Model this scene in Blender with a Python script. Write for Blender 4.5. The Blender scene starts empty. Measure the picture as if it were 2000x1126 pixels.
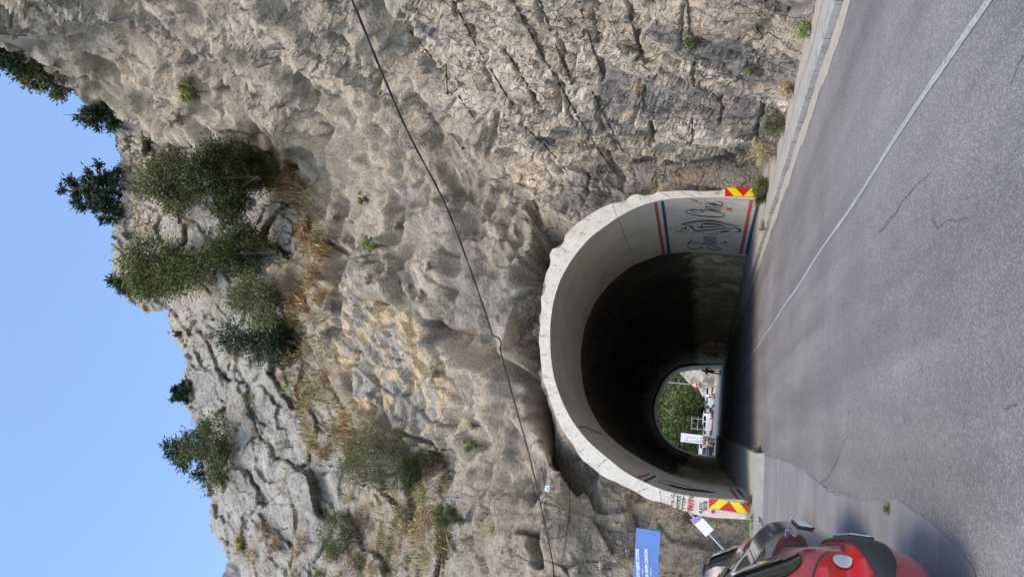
import bpy, bmesh, math, random
import numpy as np
from mathutils import Vector, Matrix, Quaternion
from mathutils.bvhtree import BVHTree
PI = math.pi
random.seed(7)
S = bpy.context.scene
COL = S.collection
# ------------------------------------------------------------------ camera
FPX, CH = 1333.0, 1.55
CW, CP, CR = 0.17970, 0.28312, 0.06         # yaw, pitch, roll of the (portrait) view
_F = np.array([math.sin(CW)*math.cos(CP), math.cos(CW)*math.cos(CP), math.sin(CP)])
_R0 = np.array([math.cos(CW), -math.sin(CW), 0.0]); _U0 = np.cross(_R0, _F)
_R = math.cos(CR)*_R0 + math.sin(CR)*_U0
_U = -math.sin(CR)*_R0 + math.cos(CR)*_U0
C0 = np.array([0, 0, CH])
cd = bpy.data.cameras.new('camera'); cam = bpy.data.objects.new('camera', cd); COL.objects.link(cam)
cd.sensor_width = 36; cd.lens = FPX/2000*36; cd.clip_end = 5000; cd.clip_start = 0.05
# the phone was held sideways: picture right = world down, picture up = world right
cx, cy, cz = -_U, _R, -_F
cam.matrix_world = Matrix(((cx[0], cy[0], cz[0], 0), (cx[1], cy[1], cz[1], 0), (cx[2], cy[2], cz[2], CH), (0, 0, 0, 1)))
S.camera = cam
# ------------------------------------------------------------------ light
w = bpy.data.worlds.new('World'); S.world = w; w.use_nodes = True
SUN_EL, SUN_AZ = math.radians(58), math.radians(205)   # azimuth clockwise from +Y: behind the camera, a little left
nt = w.node_tree; bg = nt.nodes['Background']
sky = nt.nodes.new('ShaderNodeTexSky'); sky.sky_type = 'NISHITA'; sky.sun_disc = False
sky.sun_elevation = SUN_EL; sky.sun_rotation = SUN_AZ
sky.air_density = 1.0; sky.dust_density = 0.25; sky.ozone_density = 1.2
nt.links.new(sky.outputs[0], bg.inputs[0]); bg.inputs[1].default_value = 0.15
sd = bpy.data.lights.new('sun', 'SUN'); sd.energy = 1.5; sd.angle = math.radians(28); sd.color = (1, 0.84, 0.63)
sun = bpy.data.objects.new('sun', sd); COL.objects.link(sun)
dv = Vector((math.sin(SUN_AZ)*math.cos(SUN_EL), math.cos(SUN_AZ)*math.cos(SUN_EL), math.sin(SUN_EL)))
sun.rotation_euler = dv.to_track_quat('Z', 'Y').to_euler()
S.view_settings.view_transform = 'Standard'; S.view_settings.look = 'None'
S.view_settings.gamma = 1; S.view_settings.exposure = 1.38
# ------------------------------------------------------------------ helpers
def ray(px, py):
    d = _F + _R*((1126-py)-563)/FPX - _U*(px-1000)/FPX
    return d/np.linalg.norm(d)
def atX(px, py, X): d = ray(px, py); return C0 + d*(X/d[0])
def atYp(px, py, Y): d = ray(px, py); return C0 + d*(Y/d[1])
def atZ(px, py, z): d = ray(px, py); return C0 + d*((z-CH)/d[2])
def atR(px, py, r): return C0 + ray(px, py)*r
def proj(P):
    d = np.asarray(P) - C0; z = d@_F
    return 1000-FPX*(d@_U)/z, 563-FPX*(d@_R)/z
def tag(o, label=None, cat=None, group=None, kind=None):
    if label: o['label'] = label
    if cat: o['category'] = cat
    if group: o['group'] = group
    if kind: o['kind'] = kind
    return o
def empty(name, loc=(0, 0, 0), rz=0.0):
    o = bpy.data.objects.new(name, None); o.location = loc; o.rotation_euler[2] = rz
    o.empty_display_size = 0.1; COL.objects.link(o); return o
def link(name, me, mat=None, parent=None, smooth=False):
    if mat is not None: me.materials.append(mat)
    o = bpy.data.objects.new(name, me); COL.objects.link(o)
    if parent is not None: o.parent = parent
    if smooth: me.shade_smooth()
    return o
def mesh(name, V, Fc):
    me = bpy.data.meshes.new(name); me.from_pydata([tuple(map(float, v)) for v in V], [], [tuple(map(int, f)) for f in Fc]); me.update(); return me
def big_mesh(name, V, Q):
    """fast mesh from arrays of verts and quads/tris"""
    me = bpy.data.meshes.new(name); V = np.asarray(V, np.float32); Q = np.asarray(Q, np.int32); k = Q.shape[1]
    me.vertices.add(len(V)); me.vertices.foreach_set('co', V.ravel())
    me.loops.add(Q.size); me.loops.foreach_set('vertex_index', Q.ravel())
    me.polygons.add(len(Q)); me.polygons.foreach_set('loop_start', np.arange(0, Q.size, k, dtype=np.int32))
    me.update(calc_edges=True); me.validate(); return me
def copy_tree(o, parent=None):
    c = o.copy(); COL.objects.link(c); c.parent = parent
    for ch in list(o.children): copy_tree(ch, c)
    return c
class MB:
    def __init__(s): s.V = []; s.F = []
    def add(s, V, Fc):
        n = len(s.V); s.V += [tuple(map(float, v)) for v in V]; s.F += [tuple(n+int(i) for i in f) for f in Fc]; return s
    def box(s, c, d, rz=0, M=None):
        hx, hy, hz = d[0]/2, d[1]/2, d[2]/2; V = []
        for x in (-hx, hx):
            for y in (-hy, hy):
                for z in (-hz, hz):
                    v = Vector((x, y, z))
                    if rz: v = Matrix.Rotation(rz, 3, 'Z') @ v
                    if M is not None: v = M @ v
                    V.append(tuple(v + Vector(c)))
        return s.add(V, [(0, 1, 3, 2), (4, 6, 7, 5), (0, 4, 5, 1), (2, 3, 7, 6), (0, 2, 6, 4), (1, 5, 7, 3)])
    def tube(s, pts, r, n=8, cap=True):
        pts = [Vector(tuple(map(float, p))) for p in pts]; rs = r if isinstance(r, (list, tuple)) else [r]*len(pts)
        V = []; Fc = []; up = None
        for i, p in enumerate(pts):
            t = (pts[min(i+1, len(pts)-1)] - pts[max(i-1, 0)]).normalized()
            if up is None: up = t.orthogonal().normalized()
            up = (up - t*up.dot(t)); up = up.normalized() if up.length > 1e-6 else t.orthogonal().normalized()
            b = t.cross(up)
            for k in range(n):
                a = 2*PI*k/n; V.append(p + (up*math.cos(a)+b*math.sin(a))*rs[i])
        for i in range(len(pts)-1):
            for k in range(n):
                Fc.append((i*n+k, i*n+(k+1) % n, (i+1)*n+(k+1) % n, (i+1)*n+k))
        if cap: Fc += [tuple(range(n))[::-1], tuple(range((len(pts)-1)*n, len(pts)*n))]
        return s.add(V, Fc)
    def ball(s, c, r, n=8, m=6):
        r = r if isinstance(r, (tuple, list)) else (r, r, r); V = [(c[0], c[1], c[2]+r[2])]; Fc = []
        for i in range(1, m):
            t = PI*i/m
            for k in range(n): a = 2*PI*k/n; V.append((c[0]+r[0]*math.sin(t)*math.cos(a), c[1]+r[1]*math.sin(t)*math.sin(a), c[2]+r[2]*math.cos(t)))
        V.append((c[0], c[1], c[2]-r[2])); L = len(V)-1
        for k in range(n): Fc.append((0, 1+k, 1+(k+1) % n)); Fc.append((L, L-n+(k+1) % n, L-n+k))
        for i in range(m-2):
            for k in range(n): Fc.append((1+i*n+k, 1+(i+1)*n+k, 1+(i+1)*n+(k+1) % n, 1+i*n+(k+1) % n))
        return s.add(V, Fc)
    def build(s, name, mat, parent=None, smooth=False, bevel=0):
        me = mesh(name, s.V, s.F)
        o = link(name, me, mat, parent, smooth)
        if bevel:
            b = o.modifiers.new('bevel', 'BEVEL'); b.width = bevel; b.segments = 2; b.limit_method = 'ANGLE'
        return o
# ---- numpy noise
_rng = np.random.RandomState(3); _perm = _rng.permutation(256); _perm = np.concatenate([_perm, _perm, _perm])
_gr = _rng.normal(size=(256, 3)); _gr /= np.linalg.norm(_gr, axis=1)[:, None]
_cr = _rng.rand(256, 4)
def _h(i, j, k): return _perm[_perm[_perm[i & 255] + (j & 255)] + (k & 255)]
def perlin(P):
    I = np.floor(P).astype(int); f = P - I; u = f*f*f*(f*(f*6-15)+10); r = 0
    for dx in (0, 1):
        for dy in (0, 1):
            for dz in (0, 1):
                g = _gr[_h(I[:, 0]+dx, I[:, 1]+dy, I[:, 2]+dz)]
                d = (g*(f-np.array([dx, dy, dz]))).sum(1)
                ww = (u[:, 0] if dx else 1-u[:, 0])*(u[:, 1] if dy else 1-u[:, 1])*(u[:, 2] if dz else 1-u[:, 2])
                r = r + ww*d
    return r*1.5
def fbm(P, o=4, g=0.5, ridge=False):
    a = 1; s = 0; t = 0
    for i in range(o):
        n = perlin(P*(2.03**i)+17.3*i)
        if ridge: n = 1-2*np.abs(n)*1.4
        s = s+a*n; t += a; a *= g
    return s/t
def voro(P):
    """F1, F2 and a random value of the nearest cell"""
    I = np.floor(P).astype(int); n = len(P); f1 = np.full(n, 9.); f2 = np.full(n, 9.); c = np.zeros(n); c2 = np.zeros((n, 3))
    for dx in (-1, 0, 1):
        for dy in (-1, 0, 1):
            for dz in (-1, 0, 1):
                h = _h(I[:, 0]+dx, I[:, 1]+dy, I[:, 2]+dz); q = I+np.array([dx, dy, dz])+_cr[h][:, :3]
                v = P-q; d = np.sqrt((v*v).sum(1)); m = d < f1
                f2 = np.where(m, f1, np.minimum(f2, d)); f1 = np.where(m, d, f1); c = np.where(m, _cr[h][:, 3], c)
                c2 = np.where(m[:, None], v, c2)
    return f1, f2, c, c2
def sstep(a, b, x): t = np.clip((x-a)/(b-a), 0, 1); return t*t*(3-2*t)
def seg_dist(Q, poly):
    """distance of 2-D (or 3-D) points to a polyline"""
    d = np.full(len(Q), 1e9)
    for a, b in zip(poly[:-1], poly[1:]):
        a = np.asarray(a, float); b = np.asarray(b, float); ab = b-a
        t = np.clip(((Q-a)@ab)/(ab@ab), 0, 1); d = np.minimum(d, np.linalg.norm(Q-a-t[:, None]*ab, axis=1))
    return d
def inside(Q, poly):
    x, y = Q[:, 0], Q[:, 1]; r = np.zeros(len(Q), bool); n = len(poly)
    for i in range(n):
        (x1, y1), (x2, y2) = poly[i], poly[(i+1) % n]
        if y1 == y2: continue
        r ^= ((y1 > y) != (y2 > y)) & (x < (x2-x1)*(y-y1)/(y2-y1)+x1)
    return r
def sdf(Q, poly):
    """signed distance, positive inside"""
    d = seg_dist(Q, list(poly)+[poly[0]]); return np.where(inside(Q, poly), d, -d)
# ---- materials
class NT:
    def __init__(s, name):
        s.m = bpy.data.materials.new(name); s.m.use_nodes = True; s.t = s.m.node_tree
        s.b = s.t.nodes['Principled BSDF']; s.co = None
    def n(s, typ, **kw):
        x = s.t.nodes.new('ShaderNode'+typ)
        for k, v in kw.items():
            if k in x.inputs.keys() if isinstance(k, str) else False: x.inputs[k].default_value = v
            else: setattr(x, k, v)
        return x
    def l(s, a, b): s.t.links.new(a, b)
    def coord(s):
        if s.co is None: s.co = s.n('TexCoord').outputs['Object']
        return s.co
    def noise(s, scale, detail=4, rough=0.55, vec=None, dist=0.0):
        x = s.n('TexNoise'); x.inputs['Scale'].default_value = scale; x.inputs['Detail'].default_value = detail
        x.inputs['Roughness'].default_value = rough; x.inputs['Distortion'].default_value = dist
        s.l(vec if vec is not None else s.coord(), x.inputs['Vector']); return x.outputs['Fac']
    def ramp(s, fac, stops):
        x = s.n('ValToRGB'); e = x.color_ramp.elements
        while len(e) < len(stops): e.new(0.5)
        for el, (p, c) in zip(e, stops): el.position = p; el.color = (c, c, c, 1) if not isinstance(c, tuple) else (*c, 1)
        s.l(fac, x.inputs[0]); return x.outputs[0]
    def mix(s, f, a, b, typ='MIX'):
        x = s.n('Mix', data_type='RGBA', blend_type=typ)
        for sock, v in ((x.inputs[0], f), (x.inputs[6], a), (x.inputs[7], b)):
            if isinstance(v, (int, float)): sock.default_value = v
            elif isinstance(v, tuple): sock.default_value = (*v, 1)
            else: s.l(v, sock)
        return x.outputs[2]
    def math(s, op, a, b=0.0):
        x = s.n('Math', operation=op)
        for sock, v in ((x.inputs[0], a), (x.inputs[1], b)):
            if isinstance(v, (int, float)): sock.default_value = v
            else: s.l(v, sock)
        return x.outputs[0]
    def bump(s, h, dist, strength=1.0, prev=None):
        x = s.n('Bump'); x.inputs['Distance'].default_value = dist; x.inputs['Strength'].default_value = strength
        s.l(h, x.inputs['Height'])
        if prev is not None: s.l(prev, x.inputs['Normal'])
        s.l(x.outputs[0], s.b.inputs['Normal']); return x.outputs[0]
    def col(s, c):
        if isinstance(c, tuple): s.b.inputs['Base Color'].default_value = (*c, 1)
        else: s.l(c, s.b.inputs['Base Color'])
        return s
    def set(s, **kw):
        for k, v in kw.items(): s.b.inputs[k.replace('_', ' ')].default_value = v
        return s
def plain(name, c, rough=0.6, metal=0.0, var=0.12, scale=6, coat=0.0, trans=0.0):
    m = NT(name); f = m.noise(scale, 5)
    lo = tuple(x*(1-var) for x in c); hi = tuple(min(1, x*(1+var)) for x in c)
    m.col(m.ramp(f, [(0.3, lo), (0.7, hi)])); m.set(Roughness=rough, Metallic=metal)
    m.b.inputs['Coat Weight'].default_value = coat
    m.b.inputs['Transmission Weight'].default_value = trans
    return m.m
# ------------------------------------------------------------------ cliff
# control points: (photo x, photo y, how, value); the surface between them is a smooth spline of the distance
def crange(px, py, how, v):
    P = {'X': atX, 'Y': atYp, 'Z': atZ, 'R': atR}[how](px, py, v); return np.linalg.norm(P-C0)
def tps(ctrl):
    A = np.array([(p[0], p[1]) for p in ctrl], float)/1000; y = np.log(np.array([crange(*p) for p in ctrl])); n = len(A)
    def K(a, b):
        d = np.linalg.norm(a[:, None]-b[None], axis=2); return np.where(d > 0, d*d*np.log(d+1e-12), 0)
    M = np.zeros((n+3, n+3)); M[:n, :n] = K(A, A)+np.eye(n)*1e-4; M[:n, n] = 1; M[:n, n+1:] = A; M[n, :n] = 1; M[n+1:, :n] = A.T
    s = np.linalg.solve(M, np.concatenate([y, [0, 0, 0]]))
    def f(Q):
        Q = Q/1000; r = np.zeros(len(Q))
        for i in range(0, len(Q), 20000):
            q = Q[i:i+20000]; r[i:i+20000] = K(q, A)@s[:n]+s[n]+q@s[n+1:]
        return np.exp(r)
    return f
ctrlA = [(1692, -350, 'X', 7.25), (1600, 0, 'X', 7.25), (1562, 133, 'X', 7.25), (1533, 266, 'X', 7.25), (1492, 390, 'X', 7.7), (1700, 60, 'X', 7.2), (1620, 300, 'X', 7.2),
 (1500, -350, 'X', 7.9), (1400, 0, 'X', 8.1), (1400, 200, 'X', 8.0), (1400, 330, 'X', 8.0), (1300, 366, 'Y', 23.4), (1400, 370, 'Y', 23.4),
 (1250, 0, 'X', 8.9), (1250, 200, 'X', 8.6), (1200, 350, 'X', 8.5), (1100, -350, 'X', 10), (1000, 0, 'X', 10.3), (1000, 200, 'X', 9.8), (1000, 350, 'X', 9.0),
 (1225, 388, 'Y', 23.2), (1140, 410, 'Y', 22.9), (1085, 460, 'Y', 22.6), (1050, 560, 'Y', 21.9), (1040, 650, 'Y', 22.6), (1050, 740, 'Y', 22.6), (1085, 850, 'Y', 22.2), (1150, 930, 'Y', 22.2), (1215, 965, 'Y', 21.6),
 (1290, 990, 'Y', 20.9), (1350, 1012, 'Y', 20.5), (1472, 1018, 'Y', 20.3), (1490, 1100, 'Y', 20.0),
 (990, 690, 'Y', 23.0), (1000, 600, 'Y', 22.8), (940, 640, 'Y', 23.2), (960, 500, 'Y', 23.3), (1020, 430, 'Y', 23.6), (1010, 780, 'Y', 22.6), (1080, 900, 'Y', 21.9), (960, 740, 'Y', 23.4),
 (850, 500, 'Y', 25.5), (740, 480, 'Y', 28), (640, 430, 'Y', 31), (850, 350, 'Y', 25.5), (700, 350, 'Y', 29), (600, 330, 'Y', 33),
 (800, 150, 'X', 11.8), (800, 0, 'X', 11.3), (650, 150, 'X', 13.5), (650, 0, 'X', 12.3), (500, 200, 'R', 40.5), (480, 285, 'R', 42.5),
 (400, 0, 'X', 15.5), (400, 150, 'R', 42), (330, 255, 'R', 49), (215, 210, 'R', 55), (200, 80, 'X', 18.5), (60, 125, 'R', 55), (-100, 60, 'R', 55), (100, -100, 'X', 17), (500, -350, 'X', 12.5),
 (545, 560, 'R', 37), (640, 600, 'R', 34), (640, 690, 'R', 35), (760, 600, 'R', 30.5), (860, 640, 'R', 28), (700, 800, 'R', 32.5), (770, 865, 'R', 30.5), (880, 880, 'R', 27.5), (860, 740, 'R', 28.5), (960, 840, 'Y', 23.5), (900, 960, 'R', 25.5),
 (1000, 960, 'Y', 21.6), (1100, 990, 'Y', 20.8), (1200, 1010, 'Y', 20.6), (1000, 1126, 'Y', 20.0), (1100, 1126, 'Y', 19.4), (1300, 1126, 'Y', 18.8), (1420, 1126, 'Y', 18.6), (900, 1126, 'R', 25), (900, 1400, 'R', 23), (1200, 1400, 'R', 19.5), (1450, 1400, 'R', 17)]
ctrlB = [(230, 280, 'R', 57), (250, 420, 'R', 56), (350, 350, 'R', 52), (350, 450, 'R', 48.5), (480, 400, 'R', 45), (450, 500, 'R', 44), (560, 450, 'R', 39), (575, 560, 'R', 38),
 (330, 610, 'R', 53), (290, 560, 'R', 53), (500, 620, 'R', 42), (600, 700, 'R', 38), (450, 750, 'R', 45), (370, 800, 'R', 50), (370, 720, 'R', 50), (680, 850, 'R', 35.5), (560, 850, 'R', 40), (600, 950, 'R', 39), (480, 1000, 'R', 44),
 (425, 1000, 'R', 48), (800, 930, 'R', 30.5), (860, 900, 'R', 29.5), (800, 1030, 'R', 30.5), (700, 1126, 'R', 34), (460, 1126, 'R', 47), (580, 1126, 'R', 40), (900, 1010, 'R', 26), (900, 1126, 'R', 25.5), (950, 1126, 'R', 24.5),
 (480, 1500, 'R', 48), (900, 1400, 'R', 24), (680, 1400, 'R', 36), (0, 120, 'R', 56), (100, 400, 'R', 56), (480, 320, 'R', 46), (340, 280, 'R', 53)]
borderP = [(-700, -200), (-100, 40), (60, 130), (215, 212), (330, 268), (400, 262), (480, 290), (560, 330), (605, 372), (612, 440), (600, 500), (552, 530), (545, 570), (600, 620), (640, 690), (700, 800), (765, 862), (830, 880), (885, 878), (905, 960), (905, 1600), (-700, 1600)]
skyP = [(-700, -420), (-300, -60), (-60, 70), (0, 100), (30, 122), (75, 135), (130, 172), (170, 195), (215, 214), (218, 240), (232, 300), (236, 400), (218, 428), (216, 480), (222, 530), (248, 588), (275, 600), (280, 612), (325, 606), (333, 640), (352, 670), (362, 720), (358, 790), (386, 832), (398, 880), (402, 930), (415, 985), (416, 1040), (445, 1085), (470, 1126), (490, 1180), (480, 1600)]
outerP = [(1560, 1016), (1474, 1014), (1421, 1010), (1381, 1008), (1350, 1001), (1320, 991), (1290, 980), (1252, 967), (1200, 938), (1178, 929), (1140, 900), (1103, 846), (1087, 817), (1072, 776), (1061, 742), (1055, 700), (1054, 664), (1055, 620), (1061, 573), (1074, 511), (1097, 468), (1142, 425), (1176, 402), (1225, 386), (1270, 378), (1340, 373), (1410, 371), (1490, 376), (1560, 380)]
innerP = [(1474, 978), (1461, 976), (1417, 974), (1371, 971), (1328, 965), (1300, 959), (1260, 942), (1220, 922), (1197, 902), (1159, 872), (1133, 844), (1110, 810), (1091, 768), (1080, 730), (1075, 690), (1074, 636), (1080, 590), (1094, 545), (1119, 502), (1153, 462), (1205, 425), (1239, 406), (1279, 392), (1324, 386), (1409, 385), (1460, 387), (1489, 391), (1500, 392)]
backP = [(1452, 952), (1443, 951), (1400, 947), (1358, 940), (1313, 928), (1273, 908), (1240, 889), (1210, 869), (1173, 834), (1148, 789), (1138, 750), (1134, 710), (1134, 687), (1142, 636), (1162, 590), (1188, 556), (1233, 519), (1290, 497), (1347, 491), (1404, 494), (1458, 499), (1468, 500)]
def yfront(X): return 20.0 + 0.27*(X+1.72)
def yback(X): return 24.0 + 0.6*(X+1.72)
def on_plane(px, py, a, b):            # plane Y = a + b*(X+1.72)
    d = ray(px, py); t = (a+b*1.72)/(d[1]-b*d[0]); return C0+d*t
def axis(segs):
    o = []
    for a, b, st in segs: o += list(np.arange(a, b, st))
    return np.array(o+[segs[-1][1]], float)
GX = axis([(-500, -40, 20), (-40, 1640, 2.7), (1640, 1760, 20)])
GY = axis([(-420, -30, 14), (-30, 1160, 2.7), (1160, 1500, 16)])
gx, gy = np.meshgrid(GX, GY, indexing='ij'); Q = np.stack([gx.ravel(), gy.ravel()], 1)
fA, fB = tps(ctrlA), tps(ctrlB)
rA, rB = fA(Q), fB(Q)
Dr = _F[None] + _R[None]*((563-Q[:, 1])/FPX)[:, None] - _U[None]*((Q[:, 0]-1000)/FPX)[:, None]
Dn = Dr/np.linalg.norm(Dr, axis=1)[:, None]
wob = np.stack([perlin(np.c_[Q/60., np.zeros(len(Q))]), perlin(np.c_[Q/60., np.full(len(Q), 9.)])], 1)*14 + \
      np.stack([perlin(np.c_[Q/17., np.zeros(len(Q))]), perlin(np.c_[Q/17., np.full(len(Q), 5.)])], 1)*6
sb = -sdf(Q+wob*0.6, [(-800, 1700)]+borderP) if False else sdf(Q+wob*0.5, borderP)   # positive: the far slope
rB = np.maximum(rB, rA*0.98)
wB = sstep(-2, 16, sb)
rr = rA*(1-wB)+rB*wB
# small ledges that step the far slope back
led = seg_dist(Q+wob, [(600, 950), (560, 800), (540, 700), (560, 640)])
P0 = C0+Dn*rr[:, None]
nx, ny = gx.shape
def grid_normals(P):
    G = P.reshape(nx, ny, 3); a = np.gradient(G, axis=0); b = np.gradient(G, axis=1); n = np.cross(a, b).reshape(-1, 3)
    n /= np.linalg.norm(n, axis=1)[:, None]+1e-12; s = np.sign((n*(C0-P)).sum(1)); return n*s[:, None]
N0 = grid_normals(P0)
# ease the normals of the stretched ledges towards the viewer's side
tilt2r = 0.0
# ---- regions
Qw = Q+wob
rockR = sdf(Qw, [(792, -700), (775, 40), (835, 130), (868, 205), (925, 235), (945, 300), (985, 330), (1075, 440), (1180, 420), (1500, 420), (1900, 400), (1900, -700)])
fresh = sdf(Qw, [(655, 590), (720, 580), (800, 600), (870, 700), (885, 790), (865, 880), (770, 870), (700, 800), (640, 700)])
mR = sstep(-6, 14, rockR); mC = sstep(-8, 14, fresh)
mB = sstep(-4, 20, sb)*(1-sstep(30, 90, -sb))
mB = sstep(-4, 20, sb)
mLB = sstep(940, 1010, Qw[:, 1])*sstep(880, 930, Qw[:, 0])*(1-mR)      # lower left rock
mS = (1-mR)*(1-mB)*(1-mC)*(1-mLB*0.7)
# recess over the vault
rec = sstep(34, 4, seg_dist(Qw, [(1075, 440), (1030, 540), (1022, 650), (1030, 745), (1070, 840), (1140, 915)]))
P = P0.copy()
v0 = voro(P/1.3+.3*np.stack([perlin(P/1.+4), perlin(P/1.+14), perlin(P/1.+24)], 1)+6)
v7 = voro(P/.6+.5*np.stack([perlin(P/.7+4), perlin(P/.7+14), perlin(P/.7+24)], 1)+16)
# shotcrete: soft drapes and long folds running down across the wall
low = fbm(P/7.0, 2); mid = fbm(P/2.6+5, 3)
wv = np.stack([perlin(P/3.0+40), perlin(P/3.0+60), perlin(P/3.0+80)], 1)
ft = P[:, 1]*.86+P[:, 2]*.5; fs = P[:, 1]*.5-P[:, 2]*.86
FQ = np.stack([P[:, 0]/4., ft/2.3, fs/6.5], 1)+wv*.45
fold = fbm(FQ, 3, .45, ridge=True); fold2 = fbm(FQ*2.1+7, 2, .5, ridge=True)
crag = sstep(.0, .35, fbm(P/5.+70, 2)+.25*sstep(20, 33, -P[:, 2]+34))
bil = np.abs(perlin(FQ*1.5+31)); bil2 = np.abs(perlin(FQ*3.6+51)); crease = sstep(.05, .0, bil)*sstep(-.1, .3, perlin(P/3.+77))
big = np.abs(perlin(np.stack([P[:, 0]/6., ft/4.2, fs/13.], 1)+wv*.25+91))
dS = 1.5*big+.7*bil+.22*bil2-.25*crease-.75+1.2*low+0.24*mid+0.7*fold+0.30*fold2+0.16*fbm(P/0.5, 4, .6)+.07*(v7[2]-.5)+.08*(v7[3]*np.array([.5, .6, -.6])).sum(1)-.30*np.abs(perlin(P/1.1+3))+crag*(.35*fbm(P/1.2+33, 4, .6, ridge=True)+.2*(v0[2]-.5)+.25*(v0[3]*np.array([.5, .5, -.7])).sum(1))
pit = sstep(.50, .75, perlin(P/1.6+22)); dS -= .45*pit
# blasted rock: blocks and splintered beds
ca, sa = math.cos(0.55), math.sin(0.55)
yb = P[:, 1]*ca+P[:, 2]*sa; zb = -P[:, 1]*sa+P[:, 2]*ca
PB = np.stack([P[:, 0], yb, zb], 1)
v1 = voro(np.stack([P[:, 0]/1.6, yb/1.1, zb/1.9], 1)+2.2); v2 = voro(np.stack([P[:, 0]/.5, yb/.33, zb/.6], 1)+7.7)
tilt1 = (v1[3]*np.array([0.3, 0.9, 0.5])).sum(1)
tilt2 = (v2[3]*np.array([0.3, -0.7, 0.6])).sum(1)
dR = 0.35*(v1[2]-0.5)+0.33*tilt1 + 0.13*(v2[2]-0.5)+0.15*tilt2 + 0.35*fbm(P/3.0, 2) + 0.07*fbm(PB*np.array([3, 4.5, 2.0]), 3, ridge=True)
dR -= 0.16*sstep(0.07, 0.0, v1[1]-v1[0])
# limestone slope: slabs that stand steep, ledges between them, joints
W3 = (P+1.0*wv+.4*np.stack([perlin(P/1.2+4), perlin(P/1.2+14), perlin(P/1.2+24)], 1))*np.array([1, 1, .5]); PL = P*np.array([1, 1, .55])
v3 = voro(W3/3.3+4.1); v4 = voro(W3/1.15+1.3); v6 = voro(W3/.5+9)
tilt3 = (v3[3]*np.array([0.7, 0.3, -0.7])).sum(1); tilt4 = (v4[3]*np.array([0.7, 0.2, -0.7])).sum(1)
hh_ = P[:, 2]/6.5+.8*fbm(P/7.+50, 3)+.35*(v3[2]-.5); saw = hh_-np.floor(hh_); ledge = sstep(.13, .0, saw)+sstep(.94, 1., saw)
dL = .45*(saw-.5)*sstep(1., .9, saw)+1.0*(v3[2]-0.5)+0.55*tilt3+0.38*(v4[2]-0.5)+0.30*tilt4+.12*(v6[2]-.5)+.12*(v6[3]*np.array([.5, .3, -.6])).sum(1)+0.7*fbm(PL/6, 2)+0.14*fbm(PL/1.2, 4, 0.6)
crk = sstep(0.05, 0.0, v3[1]-v3[0])*sstep(-.1, .3, perlin(P/2.+9)); crk2 = sstep(0.06, 0.0, v4[1]-v4[0])*sstep(.0, .4, perlin(P/1.5+19))
dL = dL*.72+.10*fbm(P/.45+5, 3); dL -= 0.3*crk+0.14*crk2
dM = 0.5*low+0.45*mid+0.35*(v4[2]-0.5)+0.3*tilt4-0.2*crk2+0.16*fbm(P/.45, 3)
dC = 0.5*(v1[2]-.5)+0.4*tilt1+0.25*(v2[2]-0.5)+0.2*tilt2-0.25*sstep(0.08, 0, v1[1]-v1[0])+0.3*mid
D = dS*mS + dR*mR + dL*mB + dM*mLB*0.7*(1-mB)*(1-mC) + dC*mC*(1-mB)
# keep still where rock meets the ring, the pavement
ringd = seg_dist(Q, outerP); D = D*(0.25+0.75*sstep(0, 45, ringd))
base = sstep(-10, 90, -(Q[:, 0]-(1600-0.266*Q[:, 1]))); D = D*(0.3+0.7*base)
D -= rec*(.85+.4*mid+.75*fbm(P/.9+8, 4, .6, ridge=True)+.7*(v0[2]-.5)+.5*(v0[3]*np.array([.5, .6, -.7])).sum(1))*(1-sstep(0, 1, mR)*0.7)
# a deep crease from the shotcrete edge down to the ring, and small caves
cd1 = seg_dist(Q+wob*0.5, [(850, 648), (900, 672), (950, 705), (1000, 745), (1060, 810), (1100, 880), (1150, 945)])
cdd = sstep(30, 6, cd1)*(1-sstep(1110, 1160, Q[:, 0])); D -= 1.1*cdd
for line, wd, dep in (([(835, 640), (860, 650)], 10, 0.5), ([(1085, 880), (1150, 935), (1170, 985), (1235, 992)], 14, 0.7), ([(1010, 1030), (1050, 1040), (1045, 1095)], 14, 0.9),
                      ([(800, 60), (815, 90)], 9, 0.5), ([(745, 130), (735, 190), (728, 225)], 7, 0.5), ([(370, 205), (392, 212)], 7, 1.0), ([(655, 640), (700, 700), (690, 760)], 7, 0.5),
                      ([(1088, 170), (1100, 215)], 6, 0.3), ([(975, 225), (950, 310)], 8, 0.35), ([(450, 45), (490, 40)], 9, 0.7), ([(785, 845), (835, 860)], 6, .6), ([(640, 470), (690, 500)], 8, .5)):
    D -= dep*sstep(wd, 0, seg_dist(Q+wob*0.4, line))
# drill hole traces
grooves = [[(888, 5), (925, 80), (985, 180), (1003, 205)], [(800, 60), (850, 120), (925, 230)], [(1000, -5), (1060, 110), (1160, 280), (1210, 350)], [(1052, -5), (1085, 85), (1118, 165)], [(1128, -5), (1158, 95), (1180, 152)],
           [(1218, -5), (1237, 55), (1268, 152)], [(1343, -5), (1347, 68)], [(1148, 163), (1178, 220), (1217, 298)], [(1253, 180), (1268, 235), (1278, 278)], [(1020, 243), (1070, 290), (1107, 335)],
           [(1355, 120), (1356, 170)], [(1352, 230), (1352, 276)], [(1409, 190), (1408, 240)], [(1488, 190), (1478, 275)], [(985, 95), (1040, 180), (1060, 215)]]
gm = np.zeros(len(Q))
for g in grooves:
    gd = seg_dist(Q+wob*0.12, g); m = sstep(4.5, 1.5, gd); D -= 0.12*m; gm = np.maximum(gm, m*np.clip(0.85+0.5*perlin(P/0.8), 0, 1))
Nd = N0*(1-0.75*mB)[:, None]-Dn*(0.75*mB)[:, None]; Nd /= np.linalg.norm(Nd, axis=1)[:, None]
P = P0+Nd*D[:, None]
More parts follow.
